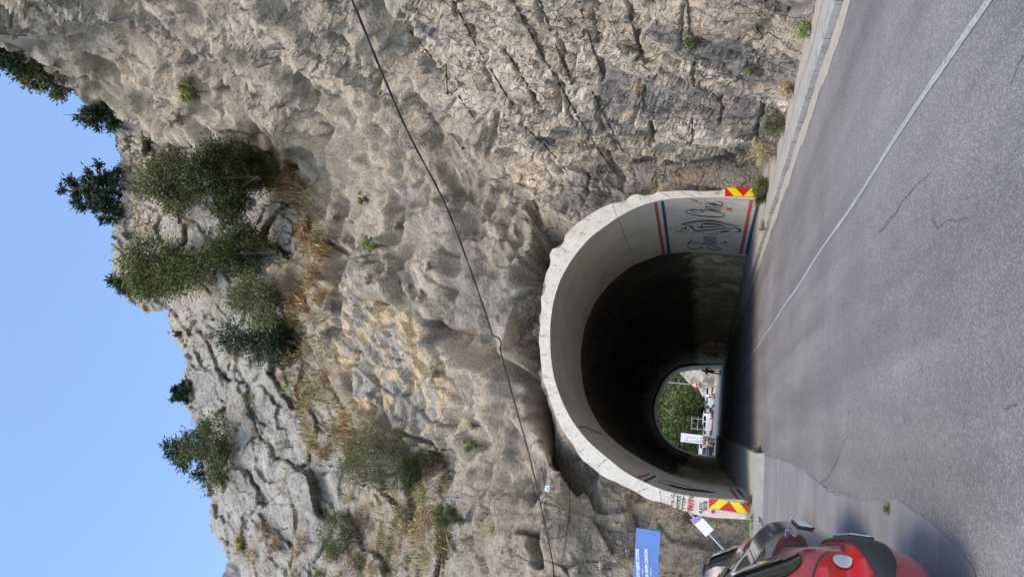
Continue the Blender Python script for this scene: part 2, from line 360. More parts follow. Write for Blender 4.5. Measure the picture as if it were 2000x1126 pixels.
# never come nearer than the ring face around the vault
nearring = (ringd < 60)
lim = (P[:, 1] < 20.35+0.27*(P[:, 0]+1.72)) & nearring & (Q[:, 0] < 1500)
P[lim] += (Dn[lim]*(((20.35+0.27*(P[lim, 0]+1.72))-P[lim, 1])/Dn[lim, 1])[:, None])
# ---- colour of the stone, with shade of folds, creases and the recess painted in
def cc(*c): return np.array(c, float)
n1 = fbm(P/3.1+3, 4); n2 = fbm(P/0.9+8, 4); n3 = fbm(P/0.25+1, 3); n4 = fbm(P/8.0+6, 3)
def mixc(a, b, t): t = np.clip(t, 0, 1)[:, None]; return a*(1-t)+b*t
one = np.ones((len(P), 1))
cS = mixc(cc(.50, .425, .325)*one, cc(.28, .24, .195)*one, 0.5+.9*n1-.6*fold+.25-1.1*big); cS = mixc(cS, cc(.13, .105, .08)*one, crease*.75); cS = mixc(cS, cc(.56, .48, .37)*one, 1.1*(n2+0.2)); cS = mixc(cS, cc(.24, .23, .22)*one, sstep(0.15, 0.5, n4)*0.7)  # hollows of the folds and creases darkened, shade put into the colour
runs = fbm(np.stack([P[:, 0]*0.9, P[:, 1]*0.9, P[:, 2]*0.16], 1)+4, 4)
cS = mixc(cS, cc(.165, .15, .13)*one, sstep(0.05, 0.35, runs)*0.65); fl = fbm(np.stack([P[:, 0]*.5, ft*1.2, fs*.22], 1)+11, 4); cS = mixc(cS, cc(.19, .17, .145)*one, sstep(.05, .3, fl)*.6)  # fl: shadow streaks along the folds, painted into the shotcrete colour
beds = fbm(np.stack([P[:, 0]*0.5, (P[:, 1]*0.93+P[:, 2]*0.22)*0.85, P[:, 2]*0.16], 1)+2.5, 4)
wide = fbm(np.stack([P[:, 0]*.3, P[:, 1]*.5, P[:, 2]*.22], 1)+61, 3)
greyz = sdf(Qw, [(1180, 130), (1260, 170), (1330, 160), (1480, 190), (1520, 260), (1440, 250), (1330, 225), (1200, 235), (1050, 290), (1040, 270), (1160, 215)])
greyz2 = sdf(Qw, [(1060, 380), (1150, 330), (1280, 300), (1490, 290), (1520, 360), (1400, 372), (1270, 378), (1150, 420), (1080, 440)])
gz = 1.15*np.maximum(sstep(-12, 10, greyz), 0.85*sstep(-12, 12, greyz2))
cR = mixc(cc(.64, .53, .40)*one, cc(.46, .375, .28)*one, 0.5+1.2*n2); cR = mixc(cR, cc(.76, .66, .52)*one, (v2[2]-0.4)*.8+sstep(-.05, .25, wide)*.6)
cR = mixc(cR, cc(.19, .185, .185)*one, np.clip(gz*0.8+sstep(0.14, 0.28, beds)*0.85, 0, 0.9)*(0.75+0.6*n2)); cR = mixc(cR, cc(.22, .17, .12)*one, sstep(0.05, 0.0, v1[1]-v1[0])*0.5+sstep(0.25, 0.5, n3)*0.4)
cR = mixc(cR, cc(.62, .42, .22)*one, sstep(0.32, 0.5, fbm(P/1.3+30, 3))*0.5)
cR = mixc(cR, cc(.09, .075, .06)*one, gm*0.85)  # drill grooves darkened: their shadow and dirt in the colour
cL = mixc(cc(.43, .405, .365)*one, cc(.31, .29, .26)*one, 0.5+1.5*n1); cL = mixc(cL, cc(.52, .51, .49)*one, (n2+0.1)*1.1); cL = mixc(cL, cc(.50, .42, .31)*one, sstep(0.05, 0.35, n4-0.25*n1)*0.7)
cL = mixc(cL, cc(.17, .155, .14)*one, np.clip(crk*0.6+crk2*0.4+.35*sstep(.25, .5, perlin(P/.7+31)), 0, 0.8))
# the old dry stone wall on the crest
dw = sstep(-4, 6, sdf(Q, [(225, 255), (300, 265), (345, 300), (345, 380), (320, 440), (330, 490), (250, 460), (245, 330)]))
v5 = voro(P/0.75+5); dwc = mixc(cc(.53, .45, .34)*one, cc(.42, .39, .35)*one, v5[2]); dwc = mixc(dwc, cc(.13, .11, .09)*one, sstep(0.12, 0.02, v5[1]-v5[0])*0.8); cL = mixc(cL, dwc, dw)
P -= N0*(dw*sstep(0.15, 0, v5[1]-v5[0])*0.25)[:, None]
cM = mixc(cc(.40, .335, .25)*one, cc(.25, .22, .185)*one, 0.5+1.4*n1); cM = mixc(cM, cc(.48, .41, .31)*one, sstep(0.1, .5, n2)*0.8)
cC = mixc(cc(.40, .37, .33)*one, cc(.60, .46, .29)*one, sstep(-0.1, 0.2, n2+.8*n1+.3*n3)); cC = mixc(cC, cc(.15, .12, .10)*one, sstep(0.05, 0, v1[1]-v1[0])*0.6)
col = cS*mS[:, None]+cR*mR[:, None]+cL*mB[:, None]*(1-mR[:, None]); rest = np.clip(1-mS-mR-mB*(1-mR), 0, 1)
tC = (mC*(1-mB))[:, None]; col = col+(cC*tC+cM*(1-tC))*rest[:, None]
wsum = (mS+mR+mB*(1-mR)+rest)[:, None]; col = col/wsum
col = mixc(col, cc(.17, .135, .10)*one, rec*0.8*(1-mR*0.4))  # shade of the recess over the vault painted in as dark brown
col = mixc(col, cc(.20, .155, .11)*one, cdd*.55)  # shadow of the long crease painted in as darker brown
# earth and litter on the ledges
N1 = grid_normals(P); flat = sstep(0.45, 0.75, N1[:, 2])
gmask = np.clip(mB*np.maximum(flat, ledge*.9)*sstep(-0.25, 0.1, n4+0.3*n2)+sstep(26, 0, np.abs(sb-6))*(Q[:, 0] > 430)*(Q[:, 0] < 860)*(Q[:, 1] < 900)*sstep(-.2, .2, n2+0.25), 0, 1)
col = mixc(col, cc(.30, .22, .125)*one, gmask*0.6)
col *= (1+0.18*n3)[:, None]; col = np.clip(col, 0.02, 0.85)
# ---- faces: drop the sky and the mouth of the tunnel
Pm = Q.reshape(nx, ny, 2); ctr = 0.25*(Pm[:-1, :-1]+Pm[1:, :-1]+Pm[:-1, 1:]+Pm[1:, 1:]).reshape(-1, 2)
skyq = skyP+[(-900, 1600), (-900, -420)]
ctrw = ctr+np.stack([perlin(np.c_[ctr/22., np.zeros(len(ctr))]), perlin(np.c_[ctr/22., np.full(len(ctr), 5.)])], 1)*8+np.stack([perlin(np.c_[ctr/7., np.zeros(len(ctr))]), 0*ctr[:, 0]], 1)*5
keep = ~inside(ctrw, skyq)
mouth = [((p[0]*0.6+q[0]*0.4), (p[1]*0.6+q[1]*0.4)) for p, q in zip(outerP[::1], [innerP[min(int(i*len(innerP)/len(outerP)), len(innerP)-1)] for i in range(len(outerP))])]
mouth = [(x+3*(1 if x < 1200 else 0)+4, y) for x, y in mouth]
mouth = [(1900, mouth[0][1]-8)]+[(x, y-8 if y > 900 else (y+6 if y < 450 else y)) for x, y in mouth]+[(1900, 396)]
keep &= ~inside(ctr, mouth)
idx = np.arange(nx*ny).reshape(nx, ny); quads = np.stack([idx[:-1, :-1], idx[1:, :-1], idx[1:, 1:], idx[:-1, 1:]], -1).reshape(-1, 4)[keep]
used = np.unique(quads); remap = -np.ones(nx*ny, int); remap[used] = np.arange(len(used))
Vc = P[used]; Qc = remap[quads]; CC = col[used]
# a back slope behind the crest so the hill has a body
skirt = []
cliff_me = big_mesh('cliff', Vc, Qc)
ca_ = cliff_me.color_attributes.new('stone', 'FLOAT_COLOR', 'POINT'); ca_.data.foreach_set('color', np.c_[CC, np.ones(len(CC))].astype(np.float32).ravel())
cb_ = cliff_me.attributes.new('blasted', 'FLOAT', 'POINT'); cb_.data.foreach_set('value', np.clip(mR+.35*mC*(1-mB)+.6*mB+.5*mLB+(.10+.5*crag)*mS+.8*rec, 0, 1)[used].astype(np.float32))
m = NT('rock'); at = m.n('Attribute'); at.attribute_name = 'stone'; bl = m.n('Attribute'); bl.attribute_name = 'blasted'
f1 = m.noise(9, 8, 0.65); f2 = m.noise(2.2, 6, 0.6); f3 = m.noise(60, 4, 0.7); BLM = bl.outputs['Fac']
mp = m.n('Mapping'); mp.inputs['Rotation'].default_value = (.55, 0, 0); mp.inputs['Scale'].default_value = (1.2, 2.6, 1.0); dn = m.n('TexNoise'); dn.inputs['Scale'].default_value = 1.6; dn.inputs['Detail'].default_value = 5; m.l(m.coord(), dn.inputs['Vector'])
va = m.n('VectorMath', operation='SCALE'); m.l(dn.outputs['Color'], va.inputs[0]); va.inputs['Scale'].default_value = 1.1
vb = m.n('VectorMath', operation='ADD'); m.l(m.coord(), vb.inputs[0]); m.l(va.outputs[0], vb.inputs[1]); m.l(vb.outputs[0], mp.inputs[0])
cr = []
for sc, wd_ in ((.9, .035), (2.6, .05)):
    ve = m.n('TexVoronoi', feature='DISTANCE_TO_EDGE'); ve.inputs['Scale'].default_value = sc; m.l(mp.outputs[0], ve.inputs['Vector']); cr.append(m.ramp(ve.outputs['Distance'], [(0.0, 0.0), (wd_, 1.0)]))
vc = m.n('TexVoronoi'); vc.inputs['Scale'].default_value = 2.9; m.l(mp.outputs[0], vc.inputs['Vector'])
patch = m.noise(.8, 4, .6); crm = m.math('MULTIPLY', BLM, m.ramp(patch, [(.46, 0.05), (.62, 1.0)]))
c_ = m.mix(0.8, at.outputs['Color'], m.ramp(f1, [(0.3, 0.6), (0.5, 1.0), (0.72, 1.32)]), 'MULTIPLY')
c_ = m.mix(0.7, c_, m.ramp(f3, [(0.3, 0.78), (0.7, 1.2)]), 'MULTIPLY')
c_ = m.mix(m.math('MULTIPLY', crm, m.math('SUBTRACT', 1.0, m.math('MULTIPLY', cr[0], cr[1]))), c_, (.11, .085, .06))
m.col(c_).set(Roughness=0.95); m.b.inputs['Specular IOR Level'].default_value = 0.2
b1 = m.bump(f2, 0.25, 0.6); b2 = m.bump(f1, 0.16, 1.0, b1); b3 = m.bump(f3, 0.012, 0.8, b2)
b4 = m.bump(m.math('MULTIPLY', BLM, m.math('ADD', m.math('MULTIPLY', cr[0], 1.0), m.math('MULTIPLY', m.ramp(vc.outputs['Color'], [(0, 0.0), (1, 1.0)]), .8))), .09, .9, b3)
ROCK = m.m
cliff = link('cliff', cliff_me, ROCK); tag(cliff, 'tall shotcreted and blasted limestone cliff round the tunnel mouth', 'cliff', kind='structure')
cliff_bvh = BVHTree.FromPolygons([tuple(v) for v in Vc.tolist()], [tuple(q) for q in Qc.tolist()])
def hit(px, py, bvh=None):
    d = ray(px, py); r = (bvh or cliff_bvh).ray_cast(Vector(C0), Vector(d)); return r
def crest_back():
    # back slope, following the skyline and falling away
    V = []; Fc = []; k = 0; pts = []
    for x, y in skyP:
        if y > 1500 or y < -300: continue
        best = None
        for dx in (6, 12, 20, 30, 45):
            r = hit(x+dx, y)
            if r[0] is not None: best = np.array(r[0]); break
        if best is not None: pts.append(best)
    n = 9; rs = np.random.RandomState(4)
    for p in pts:
        a = p-C0; a[2] = 0; a /= np.linalg.norm(a)
        for j in range(n):
            t = j/(n-1); V.append(p+a*(30*t+0.3)+np.array([0, 0, max(-1.0-26*t*t-2*t, 11-p[2])])+rs.normal(size=3)*0.5*min(1, j))
    for i in range(len(pts)-1):
        for j in range(n-1): Fc.append((i*n+j, (i+1)*n+j, (i+1)*n+j+1, i*n+j+1))
    return mesh('hillside', V, Fc)
hb = link('hillside', crest_back(), plain('hill_rock', (.33, .31, .28), 0.95, var=.3, scale=.6)); tag(hb, 'back of the cliff falling away', 'hill', kind='structure')
# far dark ridge at the left of the crest
def far_ridge():
    V = []; Fc = []; n = 40; mrow = 10
    for i in range(n):
        y = 1060+i*14; x = 452-(y-1090)*0.62+4*math.sin(i*1.7) if y < 1200 else 380+6*math.sin(i)
        for j in range(mrow):
            p = atR(x+j*26, y, 150-j*5+3*math.sin(i*2.1+j)); V.append(p)
    for i in range(n-1):
        for j in range(mrow-1): Fc.append((i*mrow+j, (i+1)*mrow+j, (i+1)*mrow+j+1, i*mrow+j+1))
    return mesh('far_hill', V, Fc)
fh = link('far_hill', far_ridge(), plain('far_rock', (.22, .20, .19), 0.95, var=.45, scale=.35)); tag(fh, 'dark bare ridge behind the pale crest', 'hill', kind='structure')
# flat dark ribbons along the drill holes, painting in their shadow and dirt
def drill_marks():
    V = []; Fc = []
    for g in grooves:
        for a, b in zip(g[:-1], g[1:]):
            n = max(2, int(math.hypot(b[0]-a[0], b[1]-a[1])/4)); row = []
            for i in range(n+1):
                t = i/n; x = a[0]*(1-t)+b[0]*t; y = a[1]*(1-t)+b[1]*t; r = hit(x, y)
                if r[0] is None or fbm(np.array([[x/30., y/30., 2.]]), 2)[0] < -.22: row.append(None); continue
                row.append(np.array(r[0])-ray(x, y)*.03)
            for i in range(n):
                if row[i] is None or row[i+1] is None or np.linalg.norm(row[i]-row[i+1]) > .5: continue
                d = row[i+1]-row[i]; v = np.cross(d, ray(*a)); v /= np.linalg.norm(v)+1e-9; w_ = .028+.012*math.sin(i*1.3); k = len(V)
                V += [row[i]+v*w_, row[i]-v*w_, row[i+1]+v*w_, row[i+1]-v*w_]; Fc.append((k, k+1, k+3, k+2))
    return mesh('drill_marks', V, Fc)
tag(link('drill_marks', drill_marks(), plain('drill_shade_dirt', (.075, .06, .045), .95, .4)), 'dark drill hole traces slanting across the blasted rock', 'rock', kind='structure')
# ------------------------------------------------------------------ tunnel
def resample(poly, n):
    A = np.array(poly, float); s = np.concatenate([[0], np.cumsum(np.linalg.norm(np.diff(A, axis=0), axis=1))])
    t = np.linspace(0, s[-1], n); return np.stack([np.interp(t, s, A[:, k]) for k in range(A.shape[1])], 1)
NA = 90
inn = resample([on_plane(*p, 20.0, 0.27) for p in innerP], NA)
out = resample([on_plane(*p, 20.0, 0.27) for p in outerP[1:-1]], NA)
bak = resample([on_plane(*p, 24.0, 0.6) for p in backP], NA)
inn[0, 2] = inn[-1, 2] = 0.0; bak[0, 2] = bak[-1, 2] = 0.0; out[0, 2] = out[-1, 2] = 0.0
def smooth(A, k=2):
    for _ in range(k): A[1:-1] = (A[:-2]+2*A[1:-1]+A[2:])/4
    return A
inn, out, bak = smooth(inn), smooth(out), smooth(bak)
tunnel = empty('road_tunnel', (2.8, 20, 0)); tag(tunnel, 'arched road tunnel with a whitewashed concrete portal through the cliff', 'tunnel')
def ch(name, me, mat, smooth_=False, parent=None):
    o = link(name, me, mat, parent or tunnel, smooth_); o.matrix_parent_inverse = Matrix.Translation((-2.8, -20, 0)) if parent is None else Matrix(); return o
def loft(rows, close=False):
    n = len(rows[0]); V = np.concatenate(rows); Fc = []
    for i in range(len(rows)-1):
        for k in range(n-1): Fc.append((i*n+k, i*n+k+1, (i+1)*n+k+1, (i+1)*n+k))
    return V, Fc
# whitewashed concrete: board marks, stains, scuffs (worn paint with shapes of its own)
m = NT('whitewash'); f1 = m.noise(3.5, 7, 0.65); f2 = m.noise(14, 6, 0.7); f3 = m.noise(1.1, 4)
c_ = m.ramp(f2, [(0.27, (.34, .28, .21)), (0.38, (.60, .54, .46)), (0.6, (.74, .69, .61))])
c_ = m.mix(m.ramp(f1, [(0.52, 0.0), (0.7, 0.7)]), c_, (.46, .38, .28)); m.col(c_).set(Roughness=.85); m.bump(f2, 0.012, .7)
WHITE = m.m
m = NT('lining_concrete'); f1 = m.noise(0.7, 6, 0.6); f2 = m.noise(9, 7, 0.7)
c_ = m.ramp(f1, [(0.3, (.40, .365, .31)), (0.55, (.54, .50, .44)), (0.75, (.45, .41, .35))]); c_ = m.mix(0.5, c_, m.ramp(f2, [(0.25, 0.6), (0.45, 1.0)]), 'MULTIPLY')
f4 = m.noise(0.35, 3, 0.9, dist=2.0); c_ = m.mix(m.ramp(f4, [(0.495, 0.0), (0.5, 0.7), (0.505, 0.0)]), c_, (.22, .17, .12)); m.col(c_).set(Roughness=.85); m.bump(f2, 0.01, .7)
LINING = m.m
# ring: front face (slightly ragged outer edge), its outer rim, the soffit lining
rs = np.random.RandomState(11); rag = out.copy(); cen = np.array([2.6, 21, 2.0])
for k in range(NA):
    blk = (k//2); r_ = np.random.RandomState(blk+50).rand(); v = (out[k]-cen); v[1] = 0; v /= np.linalg.norm(v)+1e-9
    s = 0.24 if 46 < k < 74 else (.12 if k >= 74 else .05); rag[k] += v*(r_-0.35)*s
faceV, faceF = loft([rag, rag*0.5+inn*0.5, inn]); 
o = ch('portal_face', mesh('portal_face', faceV, faceF), WHITE)
dy = np.array([-0.15, 1.6, 0.0]); V, Fc = loft([rag, rag+dy*0.3, rag+dy]); ch('outer_rim', mesh('outer_rim', V, [f[::-1] for f in Fc]), WHITE)
rows = [inn*(1-t)+bak*t for t in np.linspace(0, 1, 9)]
linV, linF = loft(rows); linV[:, 1] += 0.002; lin = ch('lining', mesh('lining', linV, linF), LINING, True)
lin_bvh = BVHTree.FromPolygons([tuple(v) for v in linV.tolist()], linF)
face_bvh = BVHTree.FromPolygons([tuple(v) for v in faceV.tolist()], faceF)
# rock bore behind the lining
YE = 74.0
exitp = [(1400, 889), (1377, 889), (1358, 886), (1338, 879), (1319, 870), (1299, 852), (1287, 828), (1283, 805), (1287, 782), (1299, 754), (1311, 739), (1328, 727), (1348, 723), (1373, 722), (1405, 721)]
ex = smooth(resample([atYp(*p, YE) for p in exitp], NA)); ex[0, 2] = ex[-1, 2] = 0
exb = ex.copy(); exb[:, 1] = 68.5; ccx = np.array([1.7, 0, 2.5])
nrow = 60; rows = []
cb = bak.mean(0); 
for i in range(nrow+1):
    t = (i/nrow)**1.35; row = bak*(1-t)+exb*t; c = row.mean(0); c[2] = 2.5; v = row-c; v[:, 1] = 0; L = np.linalg.norm(v, axis=1)[:, None]; v /= L+1e-9
    off = 0.22 if i > 0 else 0.35
    q = row*np.array([1, 1, 1]); nz = fbm(np.stack([q[:, 0]*0.8, q[:, 1]*0.5, q[:, 2]*0.5], 1)+3, 4, 0.6)*0.6+fbm(q*np.array([1.5, 2.2, .6]), 3, ridge=True)*0.14
    off_ = (off+nz)*min(1, (nrow-i)/14+.15)+.03
    if i == nrow: off_ = off_*0+0.25
    row = row+v*np.maximum(off_, 0.02)[:, None] if np.ndim(off_) else row+v*off_
    row[0, 2] = row[-1, 2] = -0.1; rows.append(row)
V, Fc = loft(rows)
m = NT('bore_rock'); f1 = m.noise(1.5, 7, 0.7); st = m.n('Mapping'); st.inputs['Scale'].default_value = (1, 1.6, .35); m.l(m.coord(), st.inputs[0]); f2 = m.noise(2.0, 6, 0.7, st.outputs[0])
g = m.n('SeparateXYZ'); m.l(m.coord(), g.inputs[0])
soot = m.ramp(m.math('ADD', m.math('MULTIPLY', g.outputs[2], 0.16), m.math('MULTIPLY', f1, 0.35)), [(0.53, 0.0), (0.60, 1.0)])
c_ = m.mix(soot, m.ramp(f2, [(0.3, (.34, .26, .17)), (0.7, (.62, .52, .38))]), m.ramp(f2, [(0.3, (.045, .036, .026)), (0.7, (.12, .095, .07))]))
m.col(c_).set(Roughness=.9); m.bump(f2, 0.15, 1.0); BORE = m.m
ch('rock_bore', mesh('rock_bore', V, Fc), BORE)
# step between the lining's end and the bore
V, Fc = loft([bak, rows[0]]); ch('lining_edge', mesh('lining_edge', V, Fc), LINING)
V, Fc = loft([exb, exb*0.5+ex*0.5, ex]); ch('far_lining', mesh('far_lining', V, Fc), LINING, True)
V, Fc = loft([rows[-1], exb]); ch('far_lining_edge', mesh('far_lining_edge', V, Fc), BORE)
eo = ex.copy(); c = np.array([1.9, YE, 2.4]); v = eo-c; eo = c+v*1.1; V, Fc = loft([ex, eo]); ch('far_portal_face', mesh('far_portal_face', V, Fc), WHITE)
# rock over the far portal (its outside), so that daylight does not leak round
def far_wall():
    V = []; Fc = []; n = NA; c = np.array([1.9, YE+0.1, 2.0]); rows = []
    for k, s in enumerate((1.0, 1.15, 1.6, 2.4, 4.0)):
        r = ex.copy(); v = r-c; r = c+v*(1.08*s); r[:, 1] = YE+0.1-k*0.8; r[:, 2] = np.maximum(r[:, 2], -0.3); r += fbm(r*0.4, 3)[:, None]*np.array([0.6, 0.9, 0.6])*(k > 0); rows.append(r)
    return loft(rows)
V, Fc = far_wall(); fw = link('rock_face', mesh('rock_face', V, Fc), plain('pale_rock', (.42, .38, .31), .95, var=.35, scale=1.2)); tag(fw, 'outside of the cliff round the far portal', 'cliff', kind='structure')
# the solid hill over the bore: a thick shell that keeps light out
roof = []
for i in (0, 12, 24, 36, 48, nrow):
    r = rows[i].copy(); c = r.mean(0); c[2] = 2.5; v = r-c; v[:, 1] = 0; roof.append(r+v*0.35)
V, Fc = loft([bak+(bak-np.array([2.8, 0, 2.5]))*np.array([.2, 0, .2])+np.array([0, -0.5, 0])]+roof); ch('bore_surround', mesh('bore_surround', V, Fc), BORE)
# ------------------------------------------------------------------ ground, road, kerbs
def sheet(name, x0, x1, y0, y1, z, mat, n=1):
    V = [(x0, y0, z), (x1, y0, z), (x1, y1, z), (x0, y1, z)]; return link(name, mesh(name, V, [(0, 1, 2, 3)]), mat)
m = NT('earth'); f = m.noise(.3, 6); m.col(m.ramp(f, [(0.3, (.13, .12, .09)), (0.7, (.24, .21, .16))])).set(Roughness=.95)
tag(sheet('ground', -900, 900, -300, 1500, -0.03, m.m), kind='structure', label='bare ground under everything', cat='ground')
m = NT('asphalt')
vor = m.n('TexVoronoi'); vor.inputs['Scale'].default_value = 95; m.l(m.coord(), vor.inputs['Vector'])
agg = m.ramp(vor.outputs['Color'], [(0.35, 0.68), (0.62, 0.97), (0.8, 1.5)])
f1 = m.noise(.45, 5, .6); st = m.n('Mapping'); st.inputs['Scale'].default_value = (1.6, .12, 1); m.l(m.coord(), st.inputs[0]); f2 = m.noise(1.0, 4, .5, st.outputs[0]); f3 = m.noise(220, 3, .7); f5 = m.noise(7, 5, .65)
c_ = m.ramp(f1, [(0.3, (.150, .143, .140)), (0.7, (.215, .203, .194))]); c_ = m.mix(0.8, c_, m.ramp(f2, [(0.35, 0.76), (0.62, 1.10)]), 'MULTIPLY')
c_ = m.mix(0.75, c_, agg, 'MULTIPLY'); c_ = m.mix(0.55, c_, m.ramp(f5, [(0.28, 0.5), (0.42, 1.0), (0.7, 1.1)]), 'MULTIPLY')
spots = m.noise(2.6, 2, 0.4); c_ = m.mix(m.ramp(spots, [(0.74, 0.0), (0.80, 0.6)]), c_, (.05, .05, .052))
m.col(c_).set(Roughness=.82); b_ = m.bump(vor.outputs['Distance'], 0.006, .9); m.bump(f3, .003, .6, b_); ASPH = m.m
road = tag(sheet('road', -14, 6.1, -40, 260, 0.0, ASPH), kind='structure', label='worn grey asphalt road', cat='road')
# newer smooth asphalt at the left with a ragged edge
m = NT('smooth_asphalt'); f1 = m.noise(.8, 6, .6); f2 = m.noise(60, 4, .7); st = m.n('Mapping'); st.inputs['Scale'].default_value = (.5, 2.2, 1); m.l(m.coord(), st.inputs[0]); f3 = m.noise(1.3, 5, .6, st.outputs[0])
c_ = m.ramp(f1, [(0.3, (.175, .168, .17)), (0.7, (.235, .225, .22))]); c_ = m.mix(.6, c_, m.ramp(f3, [(.35, .72), (.6, 1.05)]), 'MULTIPLY'); c_ = m.mix(.6, c_, m.ramp(f2, [(.3, .75), (.7, 1.2)]), 'MULTIPLY'); m.col(c_).set(Roughness=.85); m.bump(f2, .004, .6)
SASPH = m.m
edge = [(1484, 890), (1515, 893), (1555, 908), (1580, 925), (1620, 955), (1650, 968), (1700, 978), (1755, 975), (1790, 1000), (1830, 1030), (1880, 1080), (1910, 1126)]
ep = []
for a, b in zip(edge[:-1], edge[1:]):
    for t in np.linspace(0, 1, 7)[:-1]:
        x = a[0]*(1-t)+b[0]*t+random.uniform(-2, 2); y = a[1]*(1-t)+b[1]*t+random.uniform(-3, 3); ep.append(atZ(x, y, .004))
V = [p for p in ep]+[(-9, 3, .004)]+[(-9, 21, .004)]
PATCHPTS = ep
link('road_patch', mesh('road_patch', V, [tuple(range(len(V)))]), SASPH); tag(bpy.data.objects['road_patch'], kind='structure', label='smoother grey asphalt apron by the parked cars', cat='road')
def ribbon(pts, wd, z=None, up=(0, 0, 1)):
    pts = [Vector(tuple(map(float, p))) for p in pts]; V = []; Fc = []; up = Vector(up)
    for i, p in enumerate(pts):
        t = (pts[min(i+1, len(pts)-1)]-pts[max(i-1, 0)]).normalized(); s = t.cross(up).normalized(); ww = wd[i] if isinstance(wd, list) else wd
        V += [p+s*ww/2, p-s*ww/2]
    for i in range(len(pts)-1): Fc.append((2*i, 2*i+1, 2*i+3, 2*i+2))
    return V, Fc
# cracks (dark filled lines in the asphalt)
ck = MB()
for line in ([(1560, 915), (1590, 935), (1618, 958), (1640, 968)], [(1660, 800), (1650, 855), (1638, 890), (1620, 925), (1590, 955)], [(1720, 455), (1745, 420), (1765, 390), (1790, 360), (1825, 330)], [(1740, 420), (1725, 440), (1710, 465)],
             [(1815, 425), (1830, 445), (1850, 430), (1865, 432), (1895, 425)], [(1970, 170), (1985, 130), (2005, 100)], [(1484, 888), (1530, 898), (1560, 912)], [(1960, 800), (1975, 790), (1990, 792)]):
    pts = []
    for a, b in zip(line[:-1], line[1:]):
        for t in np.linspace(0, 1, 6)[:-1]: pts.append(atZ(a[0]*(1-t)+b[0]*t+random.uniform(-1.5, 1.5), a[1]*(1-t)+b[1]*t+random.uniform(-2, 2), .007))
    V, Fc = ribbon(pts, [random.uniform(.003, .012) for _ in pts]); ck.add(V, Fc)
tag(ck.build('road_cracks', plain('crack_dark', (.09, .086, .084), .95)), kind='structure', label='cracks running through the asphalt', cat='road')
# centre line
m = NT('road_paint'); f1 = m.noise(30, 6, .75); f2 = m.noise(2, 4); al = m.ramp(f1, [(.40, 0.0), (.60, 1.0)])
m.col(m.mix(al, (.20, .20, .21), m.ramp(f2, [(.3, (.30, .305, .32)), (.7, (.42, .425, .44))]))).set(Roughness=.7); PAINT = m.m
pts = [(2.80+0.02*math.sin(y*1.3), y, .006) for y in np.arange(-3, 70, .5)]
V, Fc = ribbon(pts, [.068+random.uniform(-.014, .014) for _ in pts]); tag(link('centre_line', mesh('centre_line', V, Fc), PAINT), kind='structure', label='worn white line down the road', cat='road')
# gutter strip of dust, kerb, pavement
m = NT('dust'); f = m.noise(6, 6, .7); f2 = m.noise(120, 3, .8); m.col(m.mix(.7, m.ramp(f, [(.3, (.27, .24, .20)), (.7, (.40, .365, .31))]), m.ramp(f2, [(.3, .8), (.7, 1.2)]), 'MULTIPLY')).set(Roughness=.95); DUST = m.m
pts = [(5.88+.05*math.sin(y*2.3)+.04*math.sin(y*5.1), y, .005) for y in np.arange(-3, 72, .4)]
V, Fc = ribbon(pts, .42); tag(link('gutter', mesh('gutter', V, Fc), DUST), kind='structure', label='dusty gutter strip along the kerb', cat='road')
m = NT('kerb_concrete'); f = m.noise(5, 7, .7); f2 = m.noise(40, 4, .7); br = m.n('TexCoord'); sx = m.n('SeparateXYZ'); m.l(m.coord(), sx.inputs[0])
fr = m.math('FRACT', m.math('MULTIPLY', sx.outputs[1], 1.0)); jt = m.ramp(m.math('ABSOLUTE', m.math('SUBTRACT', fr, .5)), [(.008, 1.0), (.016, 0.0)])
yel = m.ramp(m.noise(1.3, 5, .7), [(.5, 0.0), (.62, .6)]); gy_ = m.ramp(sx.outputs[1], [(0.0, 0.0), (1.0, 1.0)])
c_ = m.ramp(f, [(.3, (.20, .19, .17)), (.5, (.34, .325, .29)), (.75, (.42, .40, .36))]); c_ = m.mix(.5, c_, m.ramp(f2, [(.3, .7), (.7, 1.2)]), 'MULTIPLY')
far = m.math('GREATER_THAN', sx.outputs[1], 21.0); c_ = m.mix(m.math('MULTIPLY', yel, far), c_, (.55, .47, .24)); c_ = m.mix(m.math('MULTIPLY', jt, .8), c_, (.07, .06, .05)); m.col(c_).set(Roughness=.9); m.bump(f, .02, .7)
KERB = m.m
def strip_solid(name, x0, x1, y0, y1, z, mat, label, jag=.0, step=.5):
    V = []; Fc = []; ys = np.arange(y0, y1+.01, step)
    for y in ys:
        j = random.uniform(-jag, jag); zz = random.uniform(-jag, jag)*.5
        V += [(x0+j, y, -.1), (x0+j+.012, y, z-.02+zz), (x0+j+.03, y, z+zz), (x1, y, z)]
    for i in range(len(ys)-1):
        for k in range(3): Fc.append((i*4+k, i*4+k+1, (i+1)*4+k+1, (i+1)*4+k))
    Fc.append((0, 3, 2, 1)); return tag(link(name, mesh(name, V, Fc), mat), kind='structure', label=label, cat='kerb')
strip_solid('kerb', 6.10, 6.34, -8, 73, .12, KERB, 'worn concrete kerb along the right side of the road', .012)
m = NT('pavement_concrete'); f = m.noise(3, 6, .6); f2 = m.noise(70, 4, .75); m.col(m.mix(.7, m.ramp(f, [(.3, (.29, .275, .255)), (.7, (.38, .36, .33))]), m.ramp(f2, [(.3, .75), (.7, 1.15)]), 'MULTIPLY')).set(Roughness=.9); m.bump(f2, .006, .7); PAVE = m.m
tag(sheet('pavement', 6.33, 9.0, -8, 73, .116, PAVE), kind='structure', label='narrow concrete pavement below the rock', cat='pavement')
pts = [(6.98+.06*math.sin(y*1.9), y, .121) for y in np.arange(-3, 60, .4)]; V, Fc = ribbon(pts, [.5+.12*math.sin(i*.9) for i in range(len(pts))])
